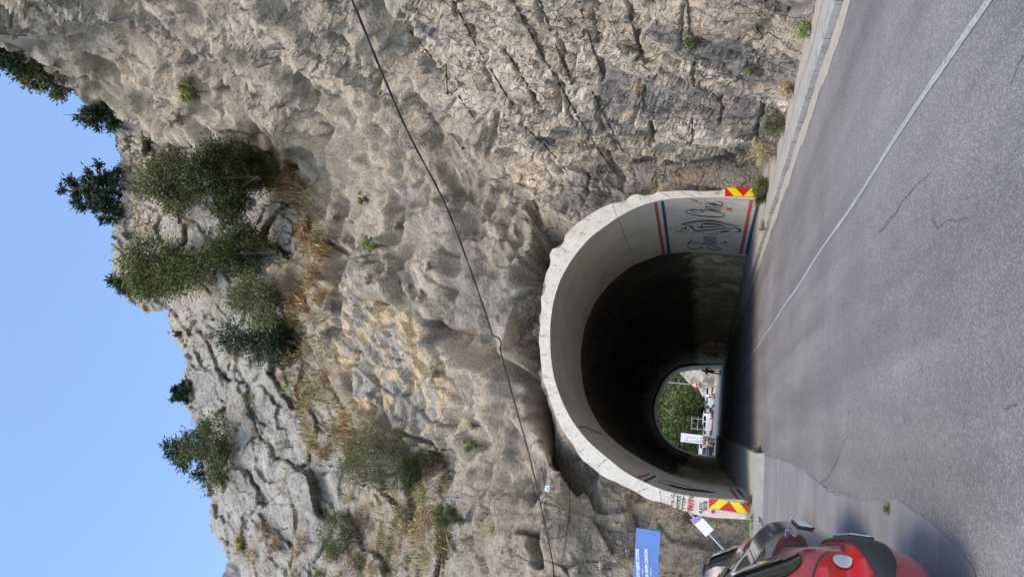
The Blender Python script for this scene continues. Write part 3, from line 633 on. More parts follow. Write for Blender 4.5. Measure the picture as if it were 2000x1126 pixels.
tag(link('litter_strip', mesh('litter_strip', V, Fc), DUST), kind='structure', label='sand and grit at the foot of the rock', cat='ground')
# left pavement inside the tunnel mouth (raised), with its front end
a = atZ(1480, 886, .0)
V = [(-.42, 18.9, 0), (-.42, 73, 0), (-2.6, 73, 0), (-2.6, 18.6, 0), (-.45, 18.95, .2), (-.45, 73, .2), (-2.6, 73, .2), (-2.6, 18.65, .2)]
Fc = [(0, 1, 5, 4), (3, 0, 4, 7), (4, 5, 6, 7), (2, 3, 7, 6), (1, 2, 6, 5)]
tag(link('left_pavement', mesh('left_pavement', V, Fc), PAVE), kind='structure', label='raised concrete pavement at the left wall of the tunnel', cat='pavement')
# ------------------------------------------------------------------ painted marks on the portal
def pmesh(name, V, Fc, mat, parent):
    o = link(name, mesh(name, V, Fc), mat); o.parent = parent; o.matrix_parent_inverse = parent.matrix_basis.inverted() if parent.type == 'EMPTY' else Matrix(); return o
def on_face(px, py, off=.006): p = on_plane(px, py, 20.0, .27); return p+np.array([.26, -.966, 0])*off
def on_lin(px, py, off=.006):
    r = hit(px, py, lin_bvh)
    if r[0] is None: return on_face(px, py, off)
    p = np.array(r[0]); d = C0-p; d /= np.linalg.norm(d); n = np.array(r[1]); n = n if n@d > 0 else -n; return p+n*off
def dens(line, st=4.0):
    o = []
    for a, b in zip(line[:-1], line[1:]):
        n = max(1, int(math.hypot(b[0]-a[0], b[1]-a[1])/st)); o += [(a[0]+(b[0]-a[0])*t/n, a[1]+(b[1]-a[1])*t/n) for t in range(n)]
    return o+[line[-1]]
def catmull(p, k=5):
    if len(p) < 3: return dens(p)
    q = [p[0]]+list(p)+[p[-1]]; o = []
    for i in range(1, len(q)-2):
        a, b, c, d = map(np.array, q[i-1:i+3])
        for t in np.linspace(0, 1, k, endpoint=False): o.append(tuple(.5*((2*b)+(-a+c)*t+(2*a-5*b+4*c-d)*t*t+(-a+3*b-3*c+d)*t**3)))
    return o+[tuple(p[-1])]
def stroke(mb, line, wpx, fn, taper=False, off=.006, sm=True):
    """a painted stroke: centre line and width in photo pixels, laid on the real surface"""
    L = catmull(line) if sm else dens(line); n = len(L); V = []; Fc = []
    for i, p in enumerate(L):
        a = L[max(i-1, 0)]; b = L[min(i+1, n-1)]; t = np.array([b[0]-a[0], b[1]-a[1]], float); t /= np.linalg.norm(t)+1e-9
        ww = wpx*(0.45+0.55*math.sin(PI*(i+.5)/n)) if taper else wpx
        s = np.array([-t[1], t[0]])*ww/2; V += [fn(p[0]+s[0], p[1]+s[1], off), fn(p[0]-s[0], p[1]-s[1], off)]
    for i in range(n-1): Fc.append((2*i, 2*i+1, 2*i+3, 2*i+2))
    mb.add(V, Fc)
def poly(mb, pts, fn, off=.006):
    mb.add([fn(x, y, off) for x, y in pts], [tuple(range(len(pts)))])
def faded(name, c, sc=18, amt=.35):
    m = NT(name); f = m.noise(sc, 6, .7); g = tuple(x*(1-amt)+.6*amt for x in c); m.col(m.ramp(f, [(.35, c), (.6, c), (.72, g)])).set(Roughness=.75); return m.m
REDP, BLUEP = faded('red_paint', (.42, .07, .09)), faded('blue_paint', (.035, .06, .12)); NAVY = faded('navy_letter_paint', (.02, .025, .06), amt=.2); GREYP = faded('grey_paint', (.09, .09, .09)); BLK = faded('black_paint', (.015, .015, .017), amt=.15)
JOINT = plain('joint_dirt', (.16, .12, .08), .95); RED2 = faded('bright_red_paint', (.55, .02, .03), amt=.1)
z4 = lambda L: [(1250+x/7.037, 360+y/7.037) for x, y in L]
z2 = lambda L: [(1200+x/4.983, 900+y/4.983) for x, y in L]
for lbl, mat, line, wd in (('faded red stripe at the top of the right wall mural', REDP, z4([(208, 226), (240, 420), (280, 680), (325, 960)]), 6.4), ('dark blue stripe at the top of the right wall mural', BLUEP, z4([(302, 205), (335, 420), (368, 700), (402, 945)]), 6.2),
                           ('faded red stripe near the foot of the right wall', REDP, z4([(1532, 215), (1495, 400), (1440, 680), (1380, 955)]), 6.8), ('dark blue stripe near the foot of the right wall', BLUEP, z4([(1630, 240), (1585, 430), (1525, 680), (1466, 965)]), 6.6),
                           ('red stripe on the upper left wall', REDP, z2([(345, 120), (275, 145), (212, 166)]), 4.2), ('dark blue stripe on the upper left wall', BLUEP, z2([(402, 142), (345, 170), (285, 196)]), 4.6),
                           ('red stripe near the foot of the left wall', REDP, z2([(1130, 266), (1170, 320), (1212, 372)]), 5.2), ('dark blue stripe near the foot of the left wall', BLUEP, z2([(1190, 268), (1235, 320), (1278, 372)]), 5.0)):
    mb = MB(); stroke(mb, line, wd, on_lin, off=.004); o = pmesh('stripe', mb.V, mb.F, mat, tunnel); o['label'] = lbl
mb = MB()
for ln, wd in (([(812, 850), (858, 868), (800, 880), (720, 882), (668, 865), (655, 835), (680, 800), (705, 765), (728, 768)], 11), ([(660, 798), (760, 800), (880, 815), (1000, 840), (1075, 868), (1108, 885), (1070, 898), (1000, 893), (945, 885), (922, 868), (960, 862)], 13),
               ([(870, 800), (1050, 822)], 10), ([(868, 778), (1055, 802)], 10), ([(875, 762), (1055, 785)], 9), ([(880, 745), (1050, 765)], 7), ([(1040, 745), (960, 745), (880, 738), (890, 722), (960, 718), (1040, 730), (1060, 742)], 10), ([(1000, 722), (1030, 718)], 7),
               ([(850, 378), (800, 388), (740, 378), (700, 358), (720, 345), (800, 350), (865, 365), (870, 378), (820, 384)], 12), ([(760, 348), (680, 345), (632, 360), (635, 385), (720, 410), (850, 432), (1000, 443), (1110, 443), (1162, 428), (1130, 398), (1040, 372), (900, 350), (830, 345)], 13),
               ([(892, 355), (1000, 352), (1115, 372)], 10), ([(888, 328), (1115, 348)], 10), ([(890, 300), (1000, 310), (1118, 322)], 10), ([(895, 292), (915, 320), (892, 332)], 9), ([(888, 268), (1000, 275), (1125, 300)], 10), ([(885, 238), (1090, 285)], 9), ([(1015, 238), (1080, 235), (1130, 262), (1115, 290), (1050, 270), (980, 248)], 10), ([(960, 262), (1040, 295)], 8),
               ([(675, 190), (795, 232), (690, 230)], 7), ([(805, 248), (830, 260), (862, 256)], 8)):
    stroke(mb, z4(ln), wd/7.037, on_lin, True, .008)
o = pmesh('lettering', mb.V, mb.F, NAVY, tunnel); o['label'] = 'flowing navy script on both sides of the painted crest'
mb = MB()
for ln, wd in (([(560, 545), (640, 530), (760, 508), (900, 500), (1000, 502), (1120, 522), (1240, 556), (1365, 575)], 26), ([(575, 548), (660, 560), (720, 600), (760, 632), (900, 628), (1060, 610), (1200, 600), (1290, 600)], 20), ([(1290, 590), (1370, 615), (1375, 640), (1300, 655)], 26), ([(570, 640), (570, 605), (640, 590), (620, 620), (680, 640)], 16), ([(480, 655), (560, 640), (650, 665)], 8), ([(1100, 655), (1160, 645), (1235, 632)], 30), ([(860, 640), (880, 670), (960, 680), (1090, 660)], 5), ([(700, 560), (740, 600)], 18)):
    stroke(mb, z4(ln), wd/7.037, on_lin, True, .007)
o = pmesh('crest', mb.V, mb.F, GREYP, tunnel); o['label'] = 'grey shield shaped crest painted on the right wall'
mb = MB()
for ln, wd in (([(840, 548), (900, 538), (1000, 540), (1100, 555), (1175, 582)], 22), ([(780, 580), (850, 588), (960, 580), (1110, 578)], 16), ([(830, 603), (860, 585), (830, 560)], 12), ([(400, 578), (470, 572), (522, 580), (520, 608), (440, 608), (395, 602)], 4), ([(470, 640), (560, 665), (640, 668)], 4), ([(770, 472), (900, 475), (1040, 488)], 4), ([(1030, 640), (1100, 648)], 5), ([(700, 655), (1000, 682), (1100, 668)], 4)):
    stroke(mb, z4(ln), wd/7.037, on_lin, True, .009)
o = pmesh('crest_emblem', mb.V, mb.F, BLK, tunnel); o['label'] = 'black letter shapes inside the grey crest'
mb = MB(); 
for ln, wd in (([(1190, 320), (1225, 340), (1258, 355)], 14), ([(1195, 352), (1225, 335), (1258, 325)], 14)): stroke(mb, z4(ln), wd/7.037, on_lin, off=.008)
poly(mb, z4([(1145, 780), (1197, 785), (1195, 808), (1147, 803)]), on_lin, .008)
stroke(mb, z4([(1030, 122), (1050, 124)]), .9, on_face, off=.012); stroke(mb, z4([(1050, 124), (1060, 110), (1080, 110), (1088, 124), (1078, 138), (1060, 138), (1050, 124)]), .9, on_face, off=.012)
o = pmesh('red_marks', mb.V, mb.F, RED2, tunnel); o['label'] = 'small red painted marks by the mural'
mb = MB()
for ln, wd in (([(420, 196), (520, 232), (640, 262), (800, 292), (960, 306)], 9), ([(540, 226), (700, 268), (840, 282), (980, 306)], 13), ([(440, 180), (600, 215), (760, 262)], 6), ([(560, 250), (740, 285), (900, 305)], 7)): stroke(mb, z2(ln), wd/4.983, on_lin, True, .008)
pmesh('faded_mural', mb.V, mb.F, BLK, tunnel)['label'] = 'dark oval mural seen edge on at the left wall'
def text_mb(mb, s, px, py, hpx, lpx, fn, off=.012, shear=0.0, bold=0.0, slope=0.0):
    """text reading towards the photo's top (world right), glyph tops towards photo left (world up)"""
    cu = bpy.data.curves.new('t', 'FONT'); cu.body = s; cu.shear = shear; cu.offset = bold; cu.resolution_u = 3; o = bpy.data.objects.new('t', cu); COL.objects.link(o)
    dg = bpy.context.evaluated_depsgraph_get(); dg.update(); me = o.evaluated_get(dg).to_mesh(); V = [v.co.copy() for v in me.vertices]; Fc = [tuple(p.vertices) for p in me.polygons]; o.evaluated_get(dg).to_mesh_clear()
    bpy.data.objects.remove(o); bpy.data.curves.remove(cu)
    if not V: return
    x0 = min(v.x for v in V); x1 = max(v.x for v in V); k = lpx/(x1-x0)
    mb.add([fn(px-v.y/0.7*hpx+slope*(v.x-x0)*k, py-(v.x-x0)*k, off) for v in V], Fc)
mb = MB()
text_mb(mb, 'KATS', 1371.5, 1001, 6.5, 20, on_face, bold=.02, slope=.06); pmesh('graffiti', mb.V, mb.F, BLK, tunnel)['label'] = 'black painted letters of the word above the year'; mb = MB(); text_mb(mb, '2018', 1380, 997, 7, 19, on_face, bold=.02, slope=.05)
text_mb(mb, 'TR\u00b7G', 1317, 989, 7, 25, on_face, slope=.05); text_mb(mb, 'PRDEZ', 1328, 995, 7.5, 28, on_face, slope=.05); text_mb(mb, 'TTEP', 1338, 995, 6.5, 24, on_face, slope=.05)
stroke(mb, z2([(605, 470), (612, 400), (620, 330)]), 1.2, on_face, off=.012); stroke(mb, z2([(655, 470), (662, 400), (675, 335)]), 1.2, on_face, off=.012)
o = pmesh('graffiti', mb.V, mb.F, BLK, tunnel); o['label'] = 'black hand lettering down the left leg of the portal'
mb = MB(); zz = [(705, 490), (770, 470), (700, 465), (775, 440), (705, 435), (780, 415), (720, 405), (775, 385), (715, 380), (770, 355), (725, 345), (765, 345)]
stroke(mb, z2(zz), 1.6, on_face, off=.012, sm=False); stroke(mb, z2([(735, 340), (720, 400), (740, 440), (712, 485)]), 1.3, on_face, off=.013)
pmesh('red_scribble', mb.V, mb.F, RED2, tunnel)['label'] = 'red scribbled lettering on the left leg'; mb = MB(); poly(mb, [(1392.2+3.6*math.cos(a), 998.5+3.8*math.sin(a)) for a in np.linspace(0, 2*PI, 16, endpoint=False)], on_face, .012)
o = pmesh('red_dot', mb.V, mb.F, RED2, tunnel); o['label'] = 'round red dot on the left leg of the portal'
# joints and cracks across the ring face
rs = np.random.RandomState(21)
for k in list(range(5, NA-4, 3)):
    if rs.rand() < .25: continue
    a, b = rag[k]*.97+inn[k]*.03, inn[min(NA-1, max(0, k+rs.randint(-1, 2)))]; L = [a*(1-t)+b*t+rs.normal(size=3)*.012+np.array([.26, -.966, 0])*.006 for t in np.linspace(0, rs.uniform(.5, 1), 6)]
    V, Fc = ribbon(L, [rs.uniform(.006, .02) for _ in L], up=(.26, -.966, 0)); mb = MB().add(V, Fc); pmesh('joint', mb.V, mb.F, JOINT, tunnel)
# ------------------------------------------------------------------ chevron boards
YELP, REDS, METAL, WHT = plain('sign_yellow', (.85, .72, .01), .4, var=.05), plain('sign_red', (.62, .02, .02), .4, var=.06), plain('galvanised', (.45, .47, .48), .4, .7, .1), plain('sign_white', (.75, .76, .8), .4, var=.05)
def board(name, label, corners, bands, dirt, back=.05, cat='warning sign'):
    root = empty(name, on_face(*np.mean(corners, axis=0), back)); tag(root, label, cat)
    V = [on_face(x, y, back) for x, y in corners]+[on_face(x, y, back-.025) for x, y in corners]; Fc = [(0, 1, 2, 3), (7, 6, 5, 4)]+[(i, i+4, (i+1) % 4+4, (i+1) % 4) for i in range(4)]
    pmesh('panel', V, Fc, REDS, root); 
    for b in bands: 
        mb = MB(); poly(mb, b, on_face, back+.004); pmesh('yellow_band', mb.V, mb.F, YELP, root)
    if dirt:
        mb = MB(); 
        for x, y, s in dirt:
            poly(mb, [(x+s*math.cos(a)*random.uniform(.6, 1.2), y+s*.7*math.sin(a)*random.uniform(.6, 1.2)) for a in np.linspace(0, 2*PI, 7, endpoint=False)], on_face, back+.008)
        pmesh('stain', mb.V, mb.F, dirt_mat, root)
    for fx in (.2, .8):
        mb = MB(); c = [corners[0][0]*(1-fx)+corners[1][0]*fx, np.mean([c[1] for c in corners])]; p = on_face(*c, back-.025); q = on_face(*c, -.01); mb.tube([p, q], .02, 6); pmesh('bracket', mb.V, mb.F, METAL, root)
    return root
dirt_mat = BLK
board('chevron_sign', 'red and yellow chevron board on the left leg beside the black and red graffiti', z2([(920, 365), (1315, 420), (1303, 516), (920, 458)]), [z2([(920, 458), (1020, 374), (1113, 392), (1018, 470)]), z2([(1113, 392), (1215, 405), (1303, 514), (1198, 498)])], None)
dr = [z4([(random.uniform(1500, 1600), random.uniform(85, 165))])[0]+(random.uniform(.3, 1.0),) for _ in range(16)]
board('chevron_sign', 'red and yellow chevron board on the right leg, half overgrown and spattered black', z4([(1168, 50), (1640, 66), (1640, 186), (1168, 170)]), [z4([(1180, 53), (1310, 60), (1420, 176), (1290, 173)]), z4([(1420, 176), (1525, 66), (1600, 70), (1600, 182)])], dr)
# ------------------------------------------------------------------ blue information board
def yplane(Y, a=0.0): return lambda px, py, off=0.0: on_plane(px, py, Y, a)-_F*np.array([1, 1, 0])*off
bs = yplane(17.6, .05); m = NT('blue_board'); f = m.noise(.8, 3); m.col(m.ramp(f, [(.3, (.065, .15, .42)), (.7, (.10, .21, .50))])).set(Roughness=.35); BLUEB = m.m
root = empty('information_board', bs(1262, 1150)); tag(root, 'long blue board with white lettering fixed to the rock left of the portal', 'sign')
cor = [(1242.5, 1030), (1290, 1036.5), (1279, 1235), (1231, 1235)]; V = [bs(x, y) for x, y in cor]+[bs(x, y, -.05) for x, y in cor]
pmesh('panel', V, [(0, 1, 2, 3), (7, 6, 5, 4)]+[(i, i+4, (i+1) % 4+4, (i+1) % 4) for i in range(4)], BLUEB, root)
mb = MB(); text_mb(mb, 'KANJON RIJEKE CETINE', 1250, 1142, 6.2, 72, bs, .012, .3, .03, -.03); pmesh('lettering', mb.V, mb.F, WHT, root); mb = MB(); text_mb(mb, 'CETINA RIVER CANYON', 1267, 1142, 6.2, 72, bs, .012, .3, .03, -.03)
pmesh('lettering', mb.V, mb.F, WHT, root); mb = MB()
for x, y0, y1 in ((1255.3, 1120, 1110), (1271.5, 1123, 1108)):
    y = y0
    while y > y1: poly(mb, [(x-1, y), (x-1, y-1.3), (x+.8, y-1.3), (x+.8, y)], bs, .012); y -= 2.1
pmesh('small_print', mb.V, mb.F, WHT, root)
for y in (1050, 1120, 1200): mb = MB(); mb.tube([bs(1265, y, -.04), bs(1265, y, -1.6)], .03, 6); pmesh('wall_bracket', mb.V, mb.F, METAL, root)
# leaning purple and white notice on a post
ns = yplane(16.8); LILAC = plain('lilac', (.27, .20, .48), .5, var=.05)
root = empty('notice_post', ns(1420, 1080)); tag(root, 'white and lilac notice on a leaning metal post in front of the rock', 'sign post')
mb = MB(); mb.tube([ns(1347, 1001, -.03), ns(1408.7, 1067.6, -.03), ns(1475, 1140, -.03)], .025, 8); pmesh('post', mb.V, mb.F, METAL, root)
cor = z2([(738, 568), (835, 527), (965, 665), (890, 735)]); V = [ns(x, y) for x, y in cor]+[ns(x, y, -.02) for x, y in cor]
pmesh('notice', V, [(0, 1, 2, 3), (7, 6, 5, 4)]+[(i, i+4, (i+1) % 4+4, (i+1) % 4) for i in range(4)], WHT, root)
mb = MB(); poly(mb, z2([(738, 568), (835, 527), (862, 551), (785, 612)]), ns, .005); pmesh('header', mb.V, mb.F, LILAC, root)
mb = MB(); rs = np.random.RandomState(5)
for i in range(4):
    for j in range(3):
        u = .38+.17*i; v = .2+.28*j; a = [(738+(890-738)*u)+(v)*(97-22*u), (568+(735-568)*u)-v*(41+29*u)]; poly(mb, z2([(a[0]-4, a[1]-3), (a[0]+1, a[1]-5), (a[0]+5, a[1]+3), (a[0]-1, a[1]+4)]), ns, .006)
pmesh('pictograms', mb.V, mb.F, GREYP, root)
# ------------------------------------------------------------------ cables, lamp, rock anchor
CAB = plain('cable_black', (.012, .012, .013), .6)
def cable(name, label, pts, r, twist=False, kinds='cable'):
    P_ = [Vector(tuple(atR(*p))) for p in pts]; L = [tuple(p) for p in P_]; L = catmull([np.array(p) for p in L], 6) if len(L) > 2 else L
    mb = MB()
    if twist:
        for ph in (0, PI):
            o = []
            for i in range(len(L)):
                o.append(Vector(tuple(L[i]))+Vector((math.cos(i*1.1+ph), 0, math.sin(i*1.1+ph)))*r*.45)
            mb.tube(o, r*.75, 6)
    else: mb.tube(L, r, 6)
    return tag(mb.build(name, CAB, smooth=True), label, kinds)
mainp = [(500, -420, 7.0), (683, -10, 9.5), (745, 140, 10.8), (800, 265, 12.0), (870, 400, 13.3), (920, 530, 14.4), (955, 632, 15.2), (961, 652, 15.3), (974, 660, 15.35), (979, 672, 15.3), (978, 686, 15.3), (1002, 775, 15.6), (1034, 890, 15.8), (1060, 1005, 15.9), (1076, 1080, 15.9), (1082, 1126, 15.8), (1092, 1300, 15.2)]
cable('power_cable', 'thick black twisted overhead cable strung across the cliff above the portal', mainp, .017, True)
def rockpt(x, y, off=.06):
    r = hit(x, y); d = ray(x, y)
    t = (r[3]-off) if r[0] is not None else 20.0
    return (x, y, t)
cable('wire', 'thin dark wire hanging down the blasted rock to the right haunch of the portal', [rockpt(1002, 2), rockpt(1040, 75), rockpt(1100, 175), rockpt(1140, 270), rockpt(1165, 330), rockpt(1190, 380, .15), (1203, 418, 21.2), (1218, 455, 22.5), (1232, 492, 24.2)], .008)
cable('wire', 'thin wire sagging over the rock between the portal and the flood lamp', [rockpt(1104, 846, .1), rockpt(1109, 900), rockpt(1112, 960), rockpt(1112, 1000), rockpt(1104, 1060), rockpt(1092, 1126), rockpt(1085, 1200)], .008)
mb = MB(); L = [on_lin(*p, .02) for p in [(1130, 833), (1143, 834), (1152, 838), (1160, 842), (1170, 845), (1174, 848)]]; mb.tube(L, .012, 5); tag(mb.build('wire', CAB), 'short black wire drooping on the soffit at the left haunch', 'wire')
r0 = rockpt(1050, 985, 0); root = empty('flood_lamp', atR(1056, 975, r0[2]-.3)); tag(root, 'small silver flood lamp on a steel arm fixed to the rock left of the crown', 'lamp')
mb = MB(); mb.tube([atR(1047, 992, r0[2]+.3), atR(1056, 980, r0[2]-.15), atR(1066, 962, r0[2]-.35)], .035, 8); pmesh('arm', mb.V, mb.F, plain('steel_grey', (.16, .17, .2), .5, .5), root)
c = atR(1070, 954, r0[2]-.38); mb = MB(); mb.box(c, (.16, .14, .13), .3); o = pmesh('lamp_head', mb.V, mb.F, plain('lamp_silver', (.75, .76, .78), .3, .4), root)
mb = MB(); mb.box(c+np.array([.02, -.075, -.01]), (.11, .01, .09), .3); pmesh('lamp_glass', mb.V, mb.F, plain('lamp_glass', (.35, .4, .45), .1), root)
RUST = plain('rust', (.10, .055, .03), .8, .3)
def rod(label, a, b):
    pa, pb = atR(*rockpt(*a, .25)), atR(*rockpt(*b, .05)); mb = MB(); mb.tube([pa, pb], .02, 6); mb.box(pa, (.09, .05, .04), .4); mb.box(pb, (.16, .06, .05), .6); tag(mb.build('rock_anchor', plain('anchor_iron', (.03, .028, .028), .6, .4)), label, 'rock anchor')
rod('black iron anchor rod with a plate, sticking out of the cliff below the thick cable', (871, 127), (874, 182)); rod('short rusty anchor bar in the cliff under the longer anchor', (882, 262), (904, 290))
# ------------------------------------------------------------------ cars
def paint(name, c, rough=.28, metal=.1):
    m = NT(name); f = m.noise(3, 5, .6); f2 = m.noise(60, 4, .7); c2 = tuple(x*.8+.03 for x in c); m.col(m.mix(m.ramp(f2, [(.45, 0.0), (.8, .35)]), m.mix(f, c, c2), (.25, .22, .19))).set(Roughness=rough, Metallic=metal); m.b.inputs['Coat Weight'].default_value = .7; m.b.inputs['Coat Roughness'].default_value = .12; return m.m
GLASS = NT('car_glass').col((.012, .016, .016)).set(Roughness=.06).m; TRIM = plain('black_trim', (.022, .022, .026), .55); TYRE = plain('tyre', (.02, .02, .02), .85); RIM = plain('rim', (.4, .4, .42), .3, .8)
CHROME = NT('chrome').col((.7, .72, .75)).set(Roughness=.08, Metallic=1.0).m
m = NT('lens_red'); v = m.n('TexVoronoi'); v.inputs['Scale'].default_value = 140; m.l(m.coord(), v.inputs['Vector']); m.col(m.mix(m.ramp(m.noise(4, 2), [(.3, 0.0), (.6, 1.0)]), (.36, .006, .010), (.46, .010, .015))).set(Roughness=.4); m.b.inputs['Coat Weight'].default_value = .35; m.b.inputs['Specular IOR Level'].default_value = .2; m.bump(v.outputs['Distance'], .001, .4); LENS = m.m
LAMPW = plain('lamp_frosted', (.42, .42, .43), .35); SMOKE = NT('smoked_lens').col((.05, .012, .014)).set(Roughness=.08).m; LENSW = plain('lens_white', (.72, .72, .74), .15, coat=1.0); PLATE = plain('plate', (.75, .75, .72), .4)
HB = [(.34, .14), (.20, .17), (.13, .21), (.085, .25), (.05, .30), (.028, .38), (.01, .45), (.0, .51), (.0, .58), (.02, .645), (.07, .675), (.08, .75), (.085, .81), (.105, .87), (.15, .95), (.19, 1.01), (.25, 1.12), (.32, 1.25), (.38, 1.32), (.52, 1.39), (.8, 1.43), (1.3, 1.45), (1.9, 1.44), (2.3, 1.38), (2.7, 1.2), (3.05, .98), (3.4, .88), (3.7, .78), (3.85, .62), (3.9, .45), (3.88, .3), (3.8, .18)]
CB = [(.34, .14), (.14, .20), (.06, .27), (.02, .38), (.0, .50), (.0, .62), (.025, .74), (.06, .82), (.12, .885), (.22, .955), (.38, 1.02), (.55, 1.14), (.75, 1.28), (1.0, 1.37), (1.4, 1.41), (1.9, 1.40), (2.3, 1.34), (2.8, 1.1), (3.1, .93), (3.5, .86), (3.85, .76), (4.0, .6), (4.05, .45), (4.02, .3), (3.95, .18)]
HWD = lambda z: .82 - .06*max(0, .45-z)*2 - .24*sstep(.85, 1.5, z)*1.0
def car(name, label, col, loc, ang, prof=HB, hw=1.0, full=True, lens=None, cat='car', trim=True, group=None):
    """local frame: rear at x=0, nose at +x, y across, z up"""
    root = empty(name, loc, ang); tag(root, label, cat, group)
    prof = catmull([np.array(p) for p in prof], 4); nP = len(prof); T = np.linspace(-1, 1, 17); Lx = max(p[0] for p in prof)
    def S_(i, t, o=0.0):
        x, z = prof[i]; rnd = (.20 if x < Lx*.25 else (-.30 if x > Lx*.6 else 0))*(1 if z < 1.38 else 0)*(1-sstep(1.0, 1.45, z)*.6); a = abs(t)
        X = x+rnd*a**5; Y = t*float(HWD(z))*hw; Z = z-.045*a**6*(sstep(1.1, 1.4, z))
        if o:
            p0 = prof[max(i-1, 0)]; p1 = prof[min(i+1, nP-1)]; tx, tz = p1[0]-p0[0], p1[1]-p0[1]; l = math.hypot(tx, tz)+1e-9; X += -tz/l*o*(1); Z += tx/l*o; Y += o*(1 if t > .8 else (-1 if t < -.8 else 0))
        return (X, Y, Z)
    V = [S_(i, t) for i in range(nP) for t in T]; nt_ = len(T); Fc = [(i*nt_+k, i*nt_+k+1, (i+1)*nt_+k+1, (i+1)*nt_+k) for i in range(nP-1) for k in range(nt_-1)]
    zs = np.concatenate([np.linspace(.16, 1.3, 14), [1.34, 1.37]]); ia = [i for i in range(nP) if prof[i][0] < Lx*.45]; ib = [i for i in range(nP) if prof[i][0] > Lx*.45]
    def edge(z, idx):
        E = [S_(i, 1) for i in idx]; E.sort(key=lambda e: e[2]); return float(np.interp(z, [e[2] for e in E], [e[0] for e in E]))
    def side(x, z, s, o=0.0): return (x, s*(float(HWD(z))*hw+o), z)
    body = MB().add(V, Fc); NXS = 22
    for s in (-1, 1):
        rows = []
        for z in zs:
            a, b = edge(z, ia), edge(z, ib); rows.append([side(a+(b-a)*k/NXS, z, s) for k in range(NXS+1)])
        n0 = NXS+1; body.add([p for r in rows for p in r], [(j*n0+k, j*n0+k+1, (j+1)*n0+k+1, (j+1)*n0+k) for j in range(len(zs)-1) for k in range(NXS)])
        # close the roof edge
        top = [S_(i, s) for i in range(nP) if prof[i][1] > 1.34]; 
        if len(top) > 2: body.add(top, [tuple(range(len(top)))])
    bo = body.build('body', col, root, True)
    def shellpatch(nm, z0, z1, t0, t1, mat, o=.006, rear=True, zx=None):
        idx = [i for i in (ia if rear else ib) if z0 <= prof[i][1] <= z1]
        if len(idx) < 2: return None
        ts = np.linspace(t0, t1, 9); V = [S_(i, t, o) for i in idx for t in ts]; return MB().add(V, [(j*9+k, j*9+k+1, (j+1)*9+k+1, (j+1)*9+k) for j in range(len(idx)-1) for k in range(8)]).build(nm, mat, root, True)
    def sidepatch(nm, pts, s, mat, o=.006, par=None, thick=0):
        # fine fan so it follows the curved flank
        c = np.mean(pts, axis=0); V = [side(c[0], c[1], s, o)]; n = len(pts)
        for f in (.4, .75, 1): V += [side(c[0]+(x-c[0])*f, c[1]+(z-c[1])*f, s, o) for x, z in pts]
        Fc = [(0, 1+k, 1+(k+1) % n) for k in range(n)]
        for r_ in (0, 1): Fc += [(1+r_*n+k, 1+(r_+1)*n+k, 1+(r_+1)*n+(k+1) % n, 1+r_*n+(k+1) % n) for k in range(n)]
        return MB().add(V, Fc).build(nm, mat, par or root, True)
    shellpatch('rear_window', 1.0, 1.33, -.86, .86, GLASS, .008); shellpatch('windscreen', 1.0, 1.36, -.86, .86, GLASS, .008, False)
    for s in (-1, 1):
        sidepatch('side_window', [(.75, .98), (1.5, .97), (1.5, 1.33), (.85, 1.32), (.62, 1.18)], s, GLASS); sidepatch('side_window', [(1.6, .97), (2.75, .96), (2.35, 1.28), (2.15, 1.33), (1.6, 1.33)], s, GLASS)
    if full:
        for s in (-1, 1):
            xr = lambda z: edge(z, ia)
            def G(z, q, o):
                """one continuous skin round the rear corner: q<1 on the tail, q>1 along the flank"""
                k_ = [i for i in ia]; k_.sort(key=lambda i: prof[i][1]); zz_ = [prof[i][1] for i in k_]
                j = int(np.clip(np.searchsorted(zz_, z), 1, len(k_)-1)); f_ = np.clip((z-zz_[j-1])/(zz_[j]-zz_[j-1]+1e-9), 0, 1)
                p0_, p1_ = np.array(S_(k_[j-1], s*min(q, 1.0))), np.array(S_(k_[j], s*min(q, 1.0))); p_ = p0_*(1-f_)+p1_*f_; p_[2] = z
                th = min(1, max(0, (q-.55)/.45))*PI/2; p_[0] -= o*math.cos(th); p_[1] += s*o*math.sin(th)
                if q > 1: p_[0] += (q-1)
                return tuple(p_)
            def rows(nm, R, mat, o, n=13):
                """R: (z, q from, q to) rows"""
                R = np.array(R, float); zz_ = np.linspace(R[0, 0], R[-1, 0], 14); V = []
                for z in zz_: qa, qb = np.interp(z, R[:, 0], R[:, 1]), np.interp(z, R[:, 0], R[:, 2]); V += [G(z, qa+(qb-qa)*k/(n-1), o) for k in range(n)]
                return MB().add(V, [(j*n+k, j*n+k+1, (j+1)*n+k+1, (j+1)*n+k) for j in range(13) for k in range(n-1)]).build(nm, mat, root, True)
            rows('tail_light', [(.575, .93, 1.0), (.60, .80, 1.015), (.64, .70, 1.02), (.76, .70, 1.02), (.82, .80, 1.015), (.87, .92, 1.0), (.885, .96, .99)], lens or LENS, .010)
            rows('lamp_seal', [(.565, .90, 1.012), (.59, .77, 1.03), (.63, .68, 1.032), (.77, .68, 1.032), (.83, .78, 1.027), (.88, .90, 1.012), (.897, .94, 1.0)], TRIM, .006)
            if not lens:
                rows('reversing_lamp', [(.665+.105*(1-math.cos(t_))/2, .84-.07*math.sin(t_), .84+.06*math.sin(t_)) for t_ in np.linspace(0, PI, 15)], LAMPW, .022)
            if trim: rows('bumper_trim', [(.44, .0, .90), (.47, .0, 1.0), (.52, .0, 1.05), (.565, .0, 1.03), (.60, .0, .92), (.64, .0, .75), (.655, .0, .5)], TRIM, .014, 25)
            rows('pillar_glass', [(.93, .60, .76), (.97, .60, .84), (1.05, .6, .87), (1.15, .6, .88), (1.3, .6, .90), (1.36, .6, .88)], GLASS, .010)
